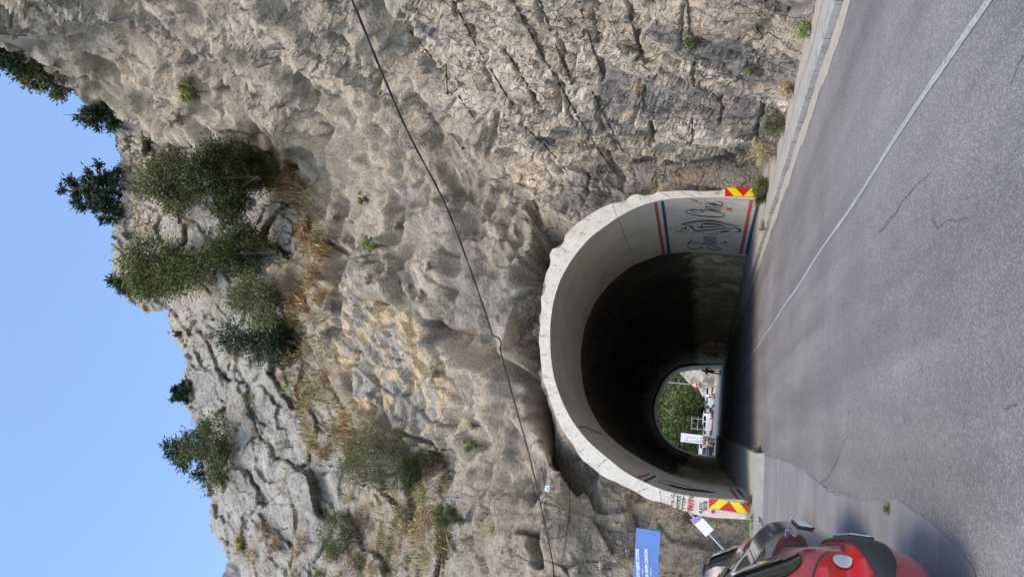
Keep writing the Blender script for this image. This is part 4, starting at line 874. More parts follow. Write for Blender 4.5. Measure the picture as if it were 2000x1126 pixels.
        sp = MB(); sp.add([S_(i, t, .03) for i in [j for j in ia if prof[j][1] > 1.36][:4] for t in np.linspace(-.8, .8, 9)], [(j*9+k, j*9+k+1, (j+1)*9+k+1, (j+1)*9+k) for j in range(3) for k in range(8)]); sp.build('spoiler', col, root)
        pl = MB(); pl.box((-.015, 0, .53), (.02, .56, .15)); pf = pl.build('plate_holder', TRIM, root); p2 = MB(); p2.box((-.028, 0, .53), (.008, .52, .115)); p2.build('number_plate', PLATE, pf)
        h = MB(); h.tube([(.03, -.22, .92), (-.01, -.1, .93), (-.01, .1, .93), (.03, .22, .92)], .014, 6); h.build('boot_handle', CHROME, root)
        for s in (-1, 1):
            mr = MB(); mr.ball((2.45, s*(.82*hw+.12), 1.0), (.07, .11, .08)); mr.build('wing_mirror', TRIM, root, True)
    else:
        for s in (-1, 1): shellpatch('tail_light', .68, .95, s*.72, s*.98, LENS, .010)
        shellpatch('bumper', .30, .6, -.98, .98, TRIM, .012)
    for s in (-1, 1):
        for x in (.72, Lx-.72):
            wl = MB(); wl.tube([(x, s*.60*hw, .30), (x, s*(.80*hw+.015), .30)], .30, 20); wo = wl.build('wheel', TYRE, root); ar = MB(); ar.tube([(x, s*.62*hw, .33), (x, s*(.80*hw+.008), .33)], .37, 22); ar.build('wheel_arch', TRIM, root)
            ri = MB(); ri.tube([(x, s*(.80*hw+.01), .30), (x, s*(.80*hw+.03), .30)], [.19, .16], 14); ri.build('rim', RIM, wo)
    return root
def place_car(px, py, dist, ang_deg, zt, rear_hw=.82):
    """rear corner nearest the camera seen at (px,py) at distance dist"""
    a = math.radians(ang_deg); p = atR(px, py, dist); hd = np.array([-math.cos(a), math.sin(a)]); lft = np.array([-hd[1], hd[0]])
    # local frame: x axis = hd ; camera side flank is +y (left)
    return (p[0]-lft[0]*rear_hw, p[1]-lft[1]*rear_hw, 0), math.atan2(hd[1], hd[0])
REDC = paint('car_red', (.33, .022, .035)); GREYC = paint('car_grey', (.17, .18, .20), .25, .6); MARC = paint('car_maroon', (.16, .018, .028)); BLKC = paint('car_dark_blue', (.012, .016, .035)); WHTC = paint('car_white', (.7, .71, .73))
def flank_loc(px, py, dist, a_deg, hw=.82):
    a = math.radians(a_deg); hd = np.array([-math.cos(a), math.sin(a), 0]); p = atYp(px, py, dist); near = np.array([hd[1]*1.0, -hd[0], 0]); near = near if near[1] < 0 else -near
    return tuple((p-near*hw*np.array([1, 1, 0]))*np.array([1, 1, 0])), math.atan2(hd[1], hd[0])
loc, an = flank_loc(1690, 1046, 4.52, -9); car('hatchback', 'red hatchback nearest the camera with a black bumper and a round white reversing lamp', REDC, loc, an)
loc, an = flank_loc(1590, 1047, 6.9, -1); car('hatchback', 'grey hatchback parked between the red and the maroon cars', GREYC, loc, an, CB, trim=False, lens=SMOKE)
loc, an = flank_loc(1492, 1050, 9.8, -6); car('hatchback', 'maroon car mostly hidden beyond the grey hatchback', MARC, loc, an, CB, trim=False, lens=SMOKE)
loc, an = flank_loc(1452, 1060, 12.7, -6); car('hatchback', 'dark blue car parked farthest along, against the rock beside the leaning notice', BLKC, loc, an)
# ------------------------------------------------------------------ people
SKIN = plain('skin', (.42, .25, .17), .6); DARKC = plain('dark_cloth', (.03, .032, .04), .9); REDCL = plain('red_cloth', (.5, .03, .04), .9); TEAL = plain('teal_cloth', (.03, .10, .10), .9); HAIR = plain('hair_brown', (.04, .025, .015), .8); BLUECL = plain('blue_cloth', (.05, .09, .22), .9); OCHRE = plain('ochre_cloth', (.40, .26, .14), .9)
def skin_obj(name, chains, mat, parent, sub=1):
    V = []; E = []; R_ = []
    for ch_ in chains:
        for k, (p, r, link_to) in enumerate(ch_):
            V.append(p); R_.append(r)
            if link_to is not None: E.append((link_to if link_to >= 0 else len(V)-2, len(V)-1))
    me = bpy.data.meshes.new(name); me.from_pydata(V, E, []); me.update(); o = bpy.data.objects.new(name, me); COL.objects.link(o); me.materials.append(mat); o.parent = parent
    sk = o.modifiers.new('skin', 'SKIN'); 
    if not me.skin_vertices: bpy.context.view_layer.update()
    for i, r in enumerate(R_): me.skin_vertices[0].data[i].radius = (r, r*.8) if r > .09 else (r, r)
    me.skin_vertices[0].data[0].use_root = True
    sk.use_smooth_shade = True; s = o.modifiers.new('sub', 'SUBSURF'); s.levels = sub; s.render_levels = sub; return o
def person(label, loc, face, top, bottom, h=1.75, stride=.18, hands_hip=False, sit=False, group=None, backpack=False):
    root = empty('person', loc, face); tag(root, label, 'person', group); k = h/1.75; root.scale = (k, k, k)
    hz = .93 if not sit else .30
    kn = [(-.10, stride*.6+.03, .50), (.10, -stride*.3+.02, .50)] if not sit else [(-.13, .42, .42), (.13, .40, .44)]
    ft = [(-.10, stride, .08), (.10, -stride, .09)] if not sit else [(-.13, .50, .06), (.13, .48, .06)]
    P = [((0, 0, hz), .13, None), ((0, 0, hz+.18), .125, -1), ((0, .0, hz+.40), .15, -1), ((0, 0, hz+.51), .11, -1), ((0, .01, hz+.58), .052, -1), ((0, .02, hz+.66), .075, -1), ((0, .02, hz+.75), .092, -1), ((0, .015, hz+.80), .06, -1)]
    arms = []
    for i, s in enumerate((-1, 1)):
        el = (s*.30, -.05, hz+.24) if not hands_hip else (s*.36, -.06, hz+.25); wr = (s*.30, .08*(1 if i else -.6), hz+.0) if not hands_hip else (s*.17, .07, hz+.10)
        hd_ = (wr[0], wr[1]+.02, wr[2]-.09) if not hands_hip else (s*.12, .10, hz+.06)
        arms.append([((s*.17, 0, hz+.47), .062, 3), (el, .042, -1), (wr, .030, -1), (hd_, .036, -1)])
    legs = []
    for i, s in enumerate((-1, 1)):
        f = ft[i]; legs.append([((s*.09, 0, hz-.05), .10, 0), (kn[i], .062, -1), ((f[0], f[1]-.02, f[2]+.04), .042, -1), ((f[0], f[1]+.13, f[2]-.03), .036, -1)])
    skin_obj('body', [P]+arms+legs, SKIN, root)
    if top: 
        tp = [((0, 0, hz+.02), .145, None), ((0, 0, hz+.2), .14, -1), ((0, 0, hz+.42), .165, -1), ((0, 0, hz+.50), .12, -1)]
        skin_obj('shirt', [tp]+[[((s*.17, 0, hz+.47), .078, 3), (tuple(np.array([s*.17, 0, hz+.47])*.4+np.array(arms[i][1][0])*.6), .062, -1)] for i, s in enumerate((-1, 1))], top, root)
    bt = [((0, 0, hz+.06), .142, None), ((0, 0, hz-.02), .145, -1)]
    skin_obj('shorts', [bt]+[[((s*.09, 0, hz-.06), .115, 1), (tuple(np.array([s*.09, 0, hz-.05])*.25+np.array(kn[i])*.75), .092, -1)] for i, s in enumerate((-1, 1))], bottom, root)
    hm = MB(); hm.ball((0, .005, hz+.765), (.092, .10, .085), 12, 8); hm.build('hair', HAIR, root, True)
    fm = MB(); fm.ball((0, .118, hz+.70), (.016, .022, .028), 6, 4); fm.ball((-.035, .105, hz+.735), .010, 6, 4); fm.ball((.035, .105, hz+.735), .010, 6, 4); fm.build('face', SKIN, root, True)
    if backpack: b = MB(); b.box((0, -.17, hz+.3), (.28, .16, .40)); b.build('backpack', DARKC, root, bevel=.04)
    return root
def gp(px, py, D, z=.0): p = atYp(px, py, D); return (p[0], p[1], z)
person('dark figure with elbows out standing against the light of the far opening', gp(1400, 726, 62, .12), PI, DARKC, DARKC, 1.78, .05, True)
person('bare-chested walker in red shorts inside the tunnel', gp(1400, 672, 52, .12), PI*.95, None, REDCL, 1.75, .2)
person('walker in dark teal shorts just behind the one in red shorts', gp(1400, 692, 56, .12), PI*.98, OCHRE, TEAL, 1.7, .2)
# ------------------------------------------------------------------ plants
vis_all = np.zeros(nx*ny, bool); vis_all[used] = True
def leafmat(name, c1, c2, c3, sc=1.3):
    m = NT(name); at = m.n('VertexColor'); at.layer_name = 'tint'; f = m.noise(sc, 3, .6)
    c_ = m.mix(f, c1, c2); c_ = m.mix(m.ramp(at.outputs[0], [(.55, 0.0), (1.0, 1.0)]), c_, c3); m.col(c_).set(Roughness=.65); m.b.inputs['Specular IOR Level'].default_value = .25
    try: m.b.inputs['Subsurface Weight'].default_value = 0
    except Exception: pass
    return m.m
BARK = plain('bark', (.10, .08, .06), .9, .3)
L_PINE = leafmat('pine_needles', (.018, .034, .018), (.030, .052, .026), (.055, .085, .035)); L_OLIVE = leafmat('olive_leaf', (.115, .125, .05), (.155, .165, .07), (.26, .26, .11)); L_GREEN = leafmat('green_leaf', (.07, .088, .03), (.10, .12, .038), (.18, .195, .06))
L_DARK = leafmat('juniper_leaf', (.032, .042, .012), (.05, .064, .018), (.12, .14, .035)); L_LEAF = leafmat('soft_green_leaf', (.095, .115, .035), (.13, .15, .045), (.22, .235, .08)); L_BROOM = leafmat('broom_leaf', (.09, .10, .045), (.125, .14, .06), (.22, .23, .10)); L_TREE = leafmat('tree_leaf', (.030, .055, .016), (.060, .10, .028), (.13, .17, .04), .25)
L_DRY = leafmat('dry_grass_blade', (.36, .26, .12), (.46, .34, .17), (.60, .49, .29)); L_GREY = leafmat('grey_dry_stem', (.10, .08, .06), (.32, .27, .21), (.88, .82, .70)); L_LIME = leafmat('lime_leaf', (.14, .19, .05), (.2, .25, .07), (.3, .34, .1)); L_BROWN = leafmat('brown_leaf', (.20, .11, .045), (.28, .155, .065), (.38, .24, .11)); L_YEL = leafmat('yellow_leaf', (.34, .28, .05), (.42, .34, .07), (.5, .42, .1))  # L_GREY: dark lower leaves paint in the shadow beneath the pale tops
def leaf_mesh(name, Cn, D, size, asp, tint, rs):
    """quads: centres Cn, long direction D"""
    n = len(Cn); D = D/(np.linalg.norm(D, axis=1)[:, None]+1e-9); r = rs.normal(size=(n, 3)); s = np.cross(D, r); s /= np.linalg.norm(s, axis=1)[:, None]+1e-9
    sz = (size*rs.uniform(.6, 1.4, n))[:, None]; a = D*sz; b = s*sz*asp
    V = np.stack([Cn-a, Cn+b*.9-a*.1, Cn+a, Cn-b*.9-a*.1], 1).reshape(-1, 3); F4 = np.arange(n*4).reshape(n, 4); me = big_mesh(name, V, F4)
    ca2 = me.color_attributes.new('tint', 'FLOAT_COLOR', 'POINT'); t = np.repeat(tint, 4); ca2.data.foreach_set('color', np.stack([t, t, t, np.ones_like(t)], 1).astype(np.float32).ravel()); return me
def crown_points(shape, h, wd, rs, ncl, nlf, clr, dens_out=.55):
    """clump centres in the crown's volume, then leaves round each clump; base of plant at z=0"""
    cl = []
    while len(cl) < ncl:
        x, y = rs.uniform(-1, 1, 2); z = rs.uniform(0, 1); r = math.hypot(x, y)
        if shape == 'conifer': lim = (1-z)**.75*(.75+.25*math.sin(z*31+1)); ok = r < lim and r > lim*.25
        elif shape == 'spire': lim = (1-z)**.55*.95; ok = r < lim
        elif shape == 'sparse': lim = (1-z)**.6*(.5+.5*abs(math.sin(z*14))); ok = lim*.3 < r < lim and rs.rand() < .6
        elif shape == 'fan': lim = .25+.75*z; ok = r < lim and r*r+((z-.45)/.55)**2 < 1.1
        else:
            q = math.sqrt(r*r+((z-.52)/.5)**2); nz_ = .82+.25*math.sin(3*math.atan2(y, x)+z*5+h)+.1*math.sin(7*math.atan2(y, x)-z*9); ok = q < nz_ and q > dens_out*rs.rand()
        if ok: cl.append((x*wd/2, y*wd/2, z*h))
    cl = np.array(cl); k = rs.randint(0, ncl, nlf); off = rs.normal(size=(nlf, 3))*clr*np.array([1, 1, .75]); off *= (rs.rand(nlf)**.3)[:, None]
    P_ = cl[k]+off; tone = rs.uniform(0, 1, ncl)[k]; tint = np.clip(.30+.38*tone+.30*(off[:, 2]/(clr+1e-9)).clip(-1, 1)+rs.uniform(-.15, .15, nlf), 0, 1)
    D = off/clr+rs.normal(size=(nlf, 3))*.7+np.array([0, 0, .5]); return P_, D, tint, cl
def plant(name, label, cat, loc, h, wd, shape, mat, nl, ls, asp=.35, seed=1, lean=0.0, stems=3, group=None, ncl=None, partname='crown', trunk_r=None, mesh_only=False, clr=None, kz=None):
    rs = np.random.RandomState(seed); ncl = ncl or max(8, int(nl/55)); clr = clr or max(wd, h)*.078
    P_, D, tint, cl = crown_points(shape, h, wd, rs, ncl, nl, clr)
    if lean: P_[:, 0] += P_[:, 2]*lean
    root = empty(name, loc); tag(root, label, cat, group)
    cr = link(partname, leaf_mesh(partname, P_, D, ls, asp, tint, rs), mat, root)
    mb = MB(); tr = trunk_r or max(.02, h*.022)
    if shape in ('conifer', 'sparse', 'spire'):
        mb.tube([(0, 0, -.5), (lean*h*.5, 0, h*.5), (lean*h, 0, h*.97)], [tr, tr*.6, tr*.15], 7)
        for c in cl[::max(1, len(cl)//22)]: mb.tube([(c[2]*lean, 0, max(.1, c[2]*.85)), (c[0]+lean*c[2], c[1], c[2])], [tr*.3, tr*.08], 5)
        mb.build('trunk', BARK, root)
    else:
        for i in range(stems):
            a = 2*PI*i/stems+seed; e = cl[rs.randint(len(cl))]; mb.tube([(.1*math.cos(a)*wd*.2, .1*math.sin(a)*wd*.2, -.4), (e[0]*.35, e[1]*.35, e[2]*.4), (e[0], e[1], e[2])], [tr, tr*.7, tr*.2], 6)
        for c in cl[::max(1, len(cl)//16)]: mb.tube([(0, 0, h*.08), (c[0]*.5, c[1]*.5, c[2]*.45), tuple(c)], [tr*.6, tr*.35, tr*.1], 5)
        mb.build('stems', BARK, root)
    return root
def onrock(x, y, back=0.0):
    r = hit(x, y)
    if r[0] is None:
        for dx in (4, 8, 14, 22, 35):
            r = hit(x+dx, y)
            if r[0] is not None: break
    p = np.array(r[0]) if r[0] is not None else atR(x, y, 55); d = p-C0; d[2] = 0; d /= np.linalg.norm(d); return p+d*back, np.linalg.norm(p-C0)
def bbplant(name, label, cat, bb, shape, mat, nl, ls, back=.4, wf=1.0, **kw):
    """size the plant so that it spans x0..x1 (height) and y0..y1 (width) of the photograph, rooted in the rock"""
    x0, x1, y0, y1 = bb; p, r = onrock(x1-2, (y0+y1)/2, back); lo, hi = .1, 25.
    for _ in range(30):
        t = (lo+hi)/2
        if proj(p+np.array([0, 0, t]))[0] > x0: lo = t
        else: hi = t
    return plant(name, label, cat, tuple(p), lo, (y1-y0)*r/FPX*wf, shape, mat, int(nl*1.25), ls*1.35*r/50, **kw)
bbplant('pine_tree', 'dark pine with a ragged rounded crown on the crest, largest against the sky', 'tree', (118, 240, 305, 445), 'conifer', L_PINE, 6000, .11, .3, 1.05, seed=3, ncl=70, clr=.24)
bbplant('pine_tree', 'dark conical pine on the crest where the near cliff meets the far wall', 'tree', (120, 222, 190, 256), 'conifer', L_PINE, 4200, .10, .3, seed=5, ncl=55, clr=.2)
bbplant('pine_tree', 'small dark pine at the outer corner of the crest below the large pine', 'tree', (213, 250, 522, 580), 'conifer', L_PINE, 2600, .11, .6, seed=8, clr=.2)
bbplant('young_pine', 'tiny spindly pine alone on the pale crest', 'tree', (328, 372, 738, 792), 'sparse', L_PINE, 1500, .11, .3, seed=9, clr=.14, lean=-.1)
bbplant('pine_tree', 'sparse leaning pine with bare branches showing against the sky', 'tree', (316, 402, 842, 942), 'sparse', L_PINE, 1500, .12, .3, seed=12, clr=.26, lean=.15)
bbplant('shrub', 'dark shrub on the crest at the upper corner of the cliff', 'shrub', (-20, 45, 85, 125), 'bush', L_PINE, 3500, .11, .3, seed=14)
bbplant('shrub', 'ragged green shrub on the crest beside the dark corner shrub', 'shrub', (35, 100, 118, 165), 'bush', L_GREEN, 2600, .10, .2, seed=15)
bbplant('shrub', 'yellowish thorn shrub on the crest just before the conical pine', 'shrub', (82, 140, 152, 188), 'bush', L_BROOM, 1200, .09, .2, seed=16)
bbplant('bush', 'broad feathery olive green bush high on the ledge under the dry stone wall', 'bush', (300, 412, 285, 425), 'bush', L_OLIVE, 9500, .085, -.6, .95, seed=21, ncl=160)
bbplant('juniper', 'large dark green juniper on the terrace behind the shotcrete edge', 'bush', (395, 545, 270, 425), 'bush', L_DARK, 16000, .085, -2.2, .95, seed=22, ncl=170)
bbplant('bush', 'yellow green bush trailing off the lower end of the dark juniper', 'bush', (478, 575, 290, 372), 'bush', L_LIME, 4200, .075, -.5, .8, seed=23)
bbplant('bush', 'tall green willow-like bush leaning on the far wall above the terrace', 'bush', (262, 428, 460, 606), 'fan', L_LEAF, 12000, .085, -.8, .95, seed=24, ncl=150, stems=5)
bbplant('bush', 'round dark olive bush between the willow-like bush and the juniper', 'bush', (412, 545, 440, 545), 'bush', L_DARK, 9000, .08, -.6, seed=25, ncl=100)
bbplant('bush', 'grey green bush at the edge of the terrace above the red brown thicket', 'bush', (455, 568, 535, 640), 'bush', L_OLIVE, 6500, .08, -.5, seed=26)
bbplant('juniper', 'spiky dark juniper reaching out along the terrace edge', 'bush', (408, 578, 625, 712), 'spire', L_PINE, 6500, .09, -.6, .95, seed=27, ncl=80, lean=.0)
bbplant('bush', 'bright green bush just under the sparse leaning pine', 'bush', (383, 465, 812, 942), 'bush', L_GREEN, 4500, .085, -.3, seed=28, ncl=90)
bbplant('broom_bush', 'large wispy broom bush with bare stems below the dry grass slope', 'bush', (676, 860, 832, 985), 'fan', L_BROOM, 14000, .075, -.5, .98, seed=29, ncl=150, stems=8, asp=.18)
bbplant('broom_bush', 'dense dark green broom tuft hanging at the foot of the large broom', 'bush', (782, 850, 898, 960), 'bush', L_DARK, 3500, .075, -1.4, seed=30, asp=.2)
bbplant('broom_bush', 'small green broom tuft low at the left of the cliff', 'bush', (850, 915, 985, 1046), 'fan', L_GREEN, 2800, .07, -.3, seed=31, asp=.2)
bbplant('broom_bush', 'two-lobed green broom clump growing out of the grey slabs', 'bush', (625, 700, 1005, 1095), 'bush', L_GREEN, 3800, .07, -.3, seed=32, asp=.2)
bbplant('cushion_plant', 'bright yellow green cushion near the left end of the crest', 'plant', (462, 482, 1052, 1074), 'bush', L_YEL, 500, .08, -.1, seed=33)
bbplant('cushion_plant', 'light green moss-like tuft on a slab high in the near cliff', 'plant', (352, 395, 160, 198), 'bush', L_LIME, 1800, .06, -.1, seed=34)
bbplant('cushion_plant', 'round mossy cushion on the shotcrete edge above the cable', 'plant', (708, 742, 462, 498), 'bush', L_LIME, 900, .06, -.05, seed=35)
bbplant('cushion_plant', 'small mossy cushion on the shotcrete between the terrace and the cable', 'plant', (698, 720, 378, 400), 'bush', L_LIME, 600, .06, -.05, seed=36)
bbplant('cushion_plant', 'yellow green cushion on the rock left of the crown, below the broom', 'plant', (905, 935, 856, 884), 'bush', L_LIME, 900, .055, -.05, seed=37)
bbplant('cushion_plant', 'dry tufted cushion on a ledge near the foot of the large broom', 'plant', (912, 936, 820, 842), 'fan', L_DRY, 600, .06, -.05, seed=38)
bbplant('tuft', 'green tuft rooted in the blasted rock beside a drill hole', 'plant', (1340, 1368, 68, 100), 'bush', L_GREEN, 900, .07, -.05, seed=39)
bbplant('tuft', 'pale grey green tuft hanging in the blasted rock', 'plant', (1205, 1252, 75, 112), 'bush', L_GREY, 1300, .07, -.05, seed=40)
bbplant('tuft', 'straw coloured tuft above the dark grey bed in the blasted rock', 'plant', (1238, 1262, 148, 185), 'fan', L_DRY, 500, .08, -.05, seed=41, asp=.15)
bbplant('tuft', 'small green tuft on the dark grey bed low in the rock', 'plant', (1458, 1472, 132, 148), 'bush', L_LIME, 300, .06, -.05, seed=42)
# plants along the pavement
def ground_plant(label, px, py, h, wd, shape, mat, nl, ls, seed, X=7.15, name='weed', asp=.25):
    p = atX(px, py, X); p[2] = .10; return plant(name, label, 'plant', tuple(p), h, wd, shape, mat, nl, ls, asp, seed, stems=4, clr=max(h, wd)*.16, trunk_r=.008)
ground_plant('yellow green weed at the pavement edge nearest the camera', 1582, 55, .30, .35, 'bush', L_LIME, 900, .025, 50)
ground_plant('dry yellow weed on the sand between the two nearest green weeds', 1545, 175, .25, .4, 'fan', L_DRY, 600, .03, 51)
ground_plant('leafy green weed standing clear at the foot of the pale rock', 1532, 242, .55, .6, 'bush', L_GREEN, 1300, .035, 52)
ground_plant('fountain of dry straw-coloured grass at the foot of the rock', 1512, 300, .7, .7, 'fan', L_DRY, 800, .07, 53, asp=.08)
ground_plant('dark green weed growing over the chevron board at the right leg', 1503, 362, .42, .55, 'bush', L_GREEN, 1500, .04, 54)
ground_plant('low green weed at the right leg of the portal beyond the chevron board', 1497, 377, .35, .6, 'bush', L_DARK, 1600, .05, 55)
p = atYp(1478, 975, 19.6); plant('weed', 'dry green weed at the inner foot of the left leg', 'plant', (p[0], p[1], .05),   .35, .35, 'fan', L_BROOM, 500, .045, .15, 56, clr=.1, trunk_r=.006)
p = atYp(1480, 1020, 18.9); plant('weed', 'yellow green weed at the outer foot of the left leg', 'plant', (p[0], p[1], .05), .45, .45, 'bush', L_LIME, 700, .035, .15, 57, clr=.1, trunk_r=.006)
p = atZ(1486, 886, 0); plant('weed', 'small weed at the front corner of the left tunnel pavement', 'plant', (p[0]+.1, p[1], 0), .16, .5, 'bush', L_GREEN, 350, .03, .3, 58, clr=.06, trunk_r=.004)
p = atZ(1498, 508, 0); plant('weed', 'small green weed in the kerb line below the mural', 'plant', (6.15, p[1], .05), .2, .3, 'bush', L_GREEN, 350, .03, .3, 59, clr=.06, trunk_r=.004)
p = atZ(1738, 991, 0); plant('weed', 'tiny weed alone in the asphalt by the parked cars', 'plant', (p[0], p[1], 0), .05, .08, 'bush', L_GREEN, 160, .012, .3, 60, clr=.02, trunk_r=.002)
# pale dried cushions on the rock (each its own object)
dry_spots = [(850, 728, 30, 'under the cream broken rock'), (828, 575, 24, 'over the dark crease of the shotcrete'), (836, 520, 18, 'just above the thick cable'), (797, 560, 14, 'left of two others on the shotcrete'), (775, 440, 22, 'beside a mossy patch on the shotcrete'), (655, 425, 18, 'at the terrace edge'),
             (720, 548, 20, 'below the terrace in the middle'), (493, 187, 14, 'high on the near cliff under a slab'), (345, 235, 22, 'at the upper edge by the terrace corner'), (368, 152, 16, 'beside the light green tuft'), (1232, 975, 26, 'outside the ring above the graffiti'), (1335, 1010, 22, 'beside the head of the leaning notice'),
             (1215, 1080, 30, 'on the rock above the blue board'), (1180, 1110, 20, 'at the left of the lower rock'), (645, 600, 24, 'on the terrace thicket'), (632, 655, 30, 'on the grey rock under the spiky juniper'), (690, 470, 14, 'near the round mossy cushion'), (560, 320, 16, 'in the yellow green bush edge')]
for i, (x, y, s, where) in enumerate(dry_spots):
    p, r = onrock(x, y, -.05); p = p-ray(x, y)*s*r/FPX*.35; w_ = s*r/FPX; plant('dried_plant', 'pale dried cushion plant '+where, 'plant', tuple(p-np.array([0, 0, w_*.4])), w_*.9, w_*1.1, 'bush', L_GREY, 620, w_*.10, .2, 100+i, group='pale dried cushion plants on the rock', stems=5, trunk_r=.006, clr=w_*.16)
green_spots = [(700, 1020, 18, L_OLIVE, 'olive tuft in the grey slabs below the two-lobed clump'), (600, 780, 26, L_OLIVE, 'olive tuft on the grass slope under the pale slab'), (555, 870, 16, L_LIME, 'small lime tuft in the grey slabs'), (640, 880, 24, L_BROWN, 'brown tuft in the dry grass slope'), (520, 1040, 26, L_BROWN, 'dark brown dead tuft in a hollow of the grey slabs'), (548, 1068, 24, L_BROWN, 'second dark brown dead tuft beside the first hollow'),
               (655, 1088, 16, L_BROWN, 'brown tuft below the two-lobed broom clump'), (665, 1118, 12, L_YEL, 'small yellow tuft at the left border of the slabs'), (488, 790, 30, L_OLIVE, 'olive shrublet under the tiny pine'), (412, 660, 18, L_OLIVE, 'shrublet on the crest next to the seated person'), (505, 700, 26, L_BROOM, 'wispy tuft on top of the smooth slab'), (590, 590, 34, L_BROWN, 'red brown thicket shrub at the back of the terrace'), (620, 540, 30, L_BROWN, 'red brown thicket shrub in the middle of the terrace'),
               (585, 400, 26, L_BROWN, 'rusty shrub under the big juniper'), (635, 462, 26, L_GREEN, 'green shrub among the dry grass of the terrace'), (660, 560, 22, L_BROWN, 'brown shrub at the lip of the terrace'), (780, 1010, 20, L_BROOM, 'wispy tuft right of the dark broom'), (840, 1000, 20, L_BROWN, 'dead brown shrub under the large broom'), (870, 930, 30, L_BROWN, 'tangle of dead twigs beside the large broom'), (820, 1030, 22, L_OLIVE, 'olive tuft beyond the small broom tuft'),
               (960, 1030, 22, L_DRY, 'straw tuft on the lower left rock'), (925, 1060, 26, L_OLIVE, 'dull green tuft among the lower left slabs'), (1395, 1090, 12, L_LIME, 'small lime tuft on the rock by the blue board'), (470, 600, 24, L_OLIVE, 'olive shrublet between the two green bushes of the far wall'), (560, 745, 26, L_DRY, 'straw tuft between the pale slabs'), (640, 745, 26, L_DRY, 'straw clump on the ledge above the cream broken rock'), (455, 690, 20, L_DRY, 'straw tuft above the smooth slab')]
for i, (x, y, s, mt_, lb) in enumerate(green_spots):
    p, r = onrock(x, y, -.05); s = s*1.25; p = p-ray(x, y)*s*r/FPX*.3; w_ = s*r/FPX; plant('shrublet', lb, 'shrub', tuple(p-np.array([0, 0, w_*.35])), w_*.95, w_*1.2, 'bush', mt_, 900, w_*.05, .25, 200+i, stems=5, trunk_r=.01, clr=w_*.14)
# scattered scrub on the grey slabs: one of each kind, then copies
rs = np.random.RandomState(5); lim_ = np.where((mB > .9) & vis_all & (Q[:, 0] > 250) & (Q[:, 0] < 900) & (Q[:, 1] > 250) & (Q[:, 1] < 1120) & (gmask+rs.rand(len(Q))*.5 > .55))[0]; rs.shuffle(lim_)
scrub = [plant('scrub_tuft', lb_, 'shrub', (0, 0, -60), .75, 1.0, 'bush', mt_, 700, .05, .22, 400+i_, stems=4, trunk_r=.01, clr=.14, group='scrub tufts scattered over the grey slabs') for i_, (mt_, lb_) in enumerate([(L_BROWN, 'small rust brown scrub tuft scattered on the grey slabs'), (L_DRY, 'small straw tuft scattered on the grey slabs'), (L_OLIVE, 'small olive scrub tuft scattered on the grey slabs')])]
for i_, j_ in enumerate(lim_[:66]):
    o = scrub[i_] if i_ < 3 else copy_tree(scrub[i_ % 3]); k_ = rs.uniform(.5, 1.35); q_ = P[j_]-Dn[j_]*.25; o.location = (q_[0], q_[1], q_[2]-.2); o.scale = (k_, k_, k_*rs.uniform(.7, 1.1)); o.rotation_euler[2] = rs.uniform(0, 6)
# dry grass over the ledges (nobody could count it)
def grass_blades(name, label, Pts, mat, hgt, nb, rs, spread=.16, wdt=.10):
    n = len(Pts)*nb; b = np.repeat(Pts, nb, axis=0)+rs.normal(size=(n, 3))*spread*np.array([1, 1, .3]); D = rs.normal(size=(n, 3))*.45+np.array([0, -.15, 1.0]); D /= np.linalg.norm(D, axis=1)[:, None]
    L = (hgt*rs.uniform(.4, 1.2, n))[:, None]; tint = rs.rand(n); me = leaf_mesh(name, b+D*L*.5, D, 1.0, wdt, tint, rs)
    # leaf_mesh randomises size; rescale to blades
    V = np.zeros(n*12, np.float32); me.vertices.foreach_get('co', V); V = V.reshape(n, 4, 3); c = (b+D*L*.5)[:, None]; V = c+(V-c)*(L[:, :, None]*.5); me.vertices.foreach_set('co', V.astype(np.float32).ravel()); me.update()
    return tag(link(name, me, mat), label, 'grass', kind='stuff')
rs = np.random.RandomState(77); gmv = gmask*keepv if False else gmask
vis = np.zeros(nx*ny, bool); vis[used] = True
inframe = vis & (Q[:, 0] > 0) & (Q[:, 1] < 1150) & (Q[:, 1] > 0)
gp_ = sdf(Q, [(520, 290), (590, 350), (640, 430), (655, 520), (700, 560), (640, 620), (600, 700), (660, 760), (700, 800), (770, 870), (720, 890), (640, 900), (590, 850), (570, 760), (560, 690), (560, 560), (600, 500), (560, 420), (500, 330)])
pch = sstep(.0, .3, fbm(P/1.6+90, 3)+.08); pr_ = np.where(inframe, (gmask**1.5*.28+sstep(-6, 10, gp_)*.40)*pch, 0)
sel = np.where(rs.rand(len(Q)) < pr_)[0]; GPTS = P[sel]
grass_blades('dry_grass', 'straw coloured grass on the terrace and the ledges of the far wall', GPTS, L_DRY, .36, 7, rs, .14, .07)
sel = np.where(rs.rand(len(Q)) < pr_*.3)[0]; grass_blades('green_grass', 'greenish brown scrub growing through the dry grass of the ledges', P[sel], L_OLIVE, .42, 8, rs, .18, .14); pr2 = np.where(inframe, sstep(-6, 10, gp_)*.30*sstep(.05, .3, fbm(P/2.+120, 3)), 0); sel = np.where(rs.rand(len(Q)) < pr2)[0]; grass_blades('rust_scrub', 'rust brown scrub in patches on the terrace', P[sel], L_BROWN, .42, 9, rs, .2, .22)
# white scree-like lichen flecks are in the rock colour; the crest has a seated person
p, r = onrock(356, 652, -.1)
person('tiny person in dark blue sitting on the crest of the far wall', (p[0], p[1], p[2]-.05), PI*.9, BLUECL, DARKC, 1.75, .1, sit=True)
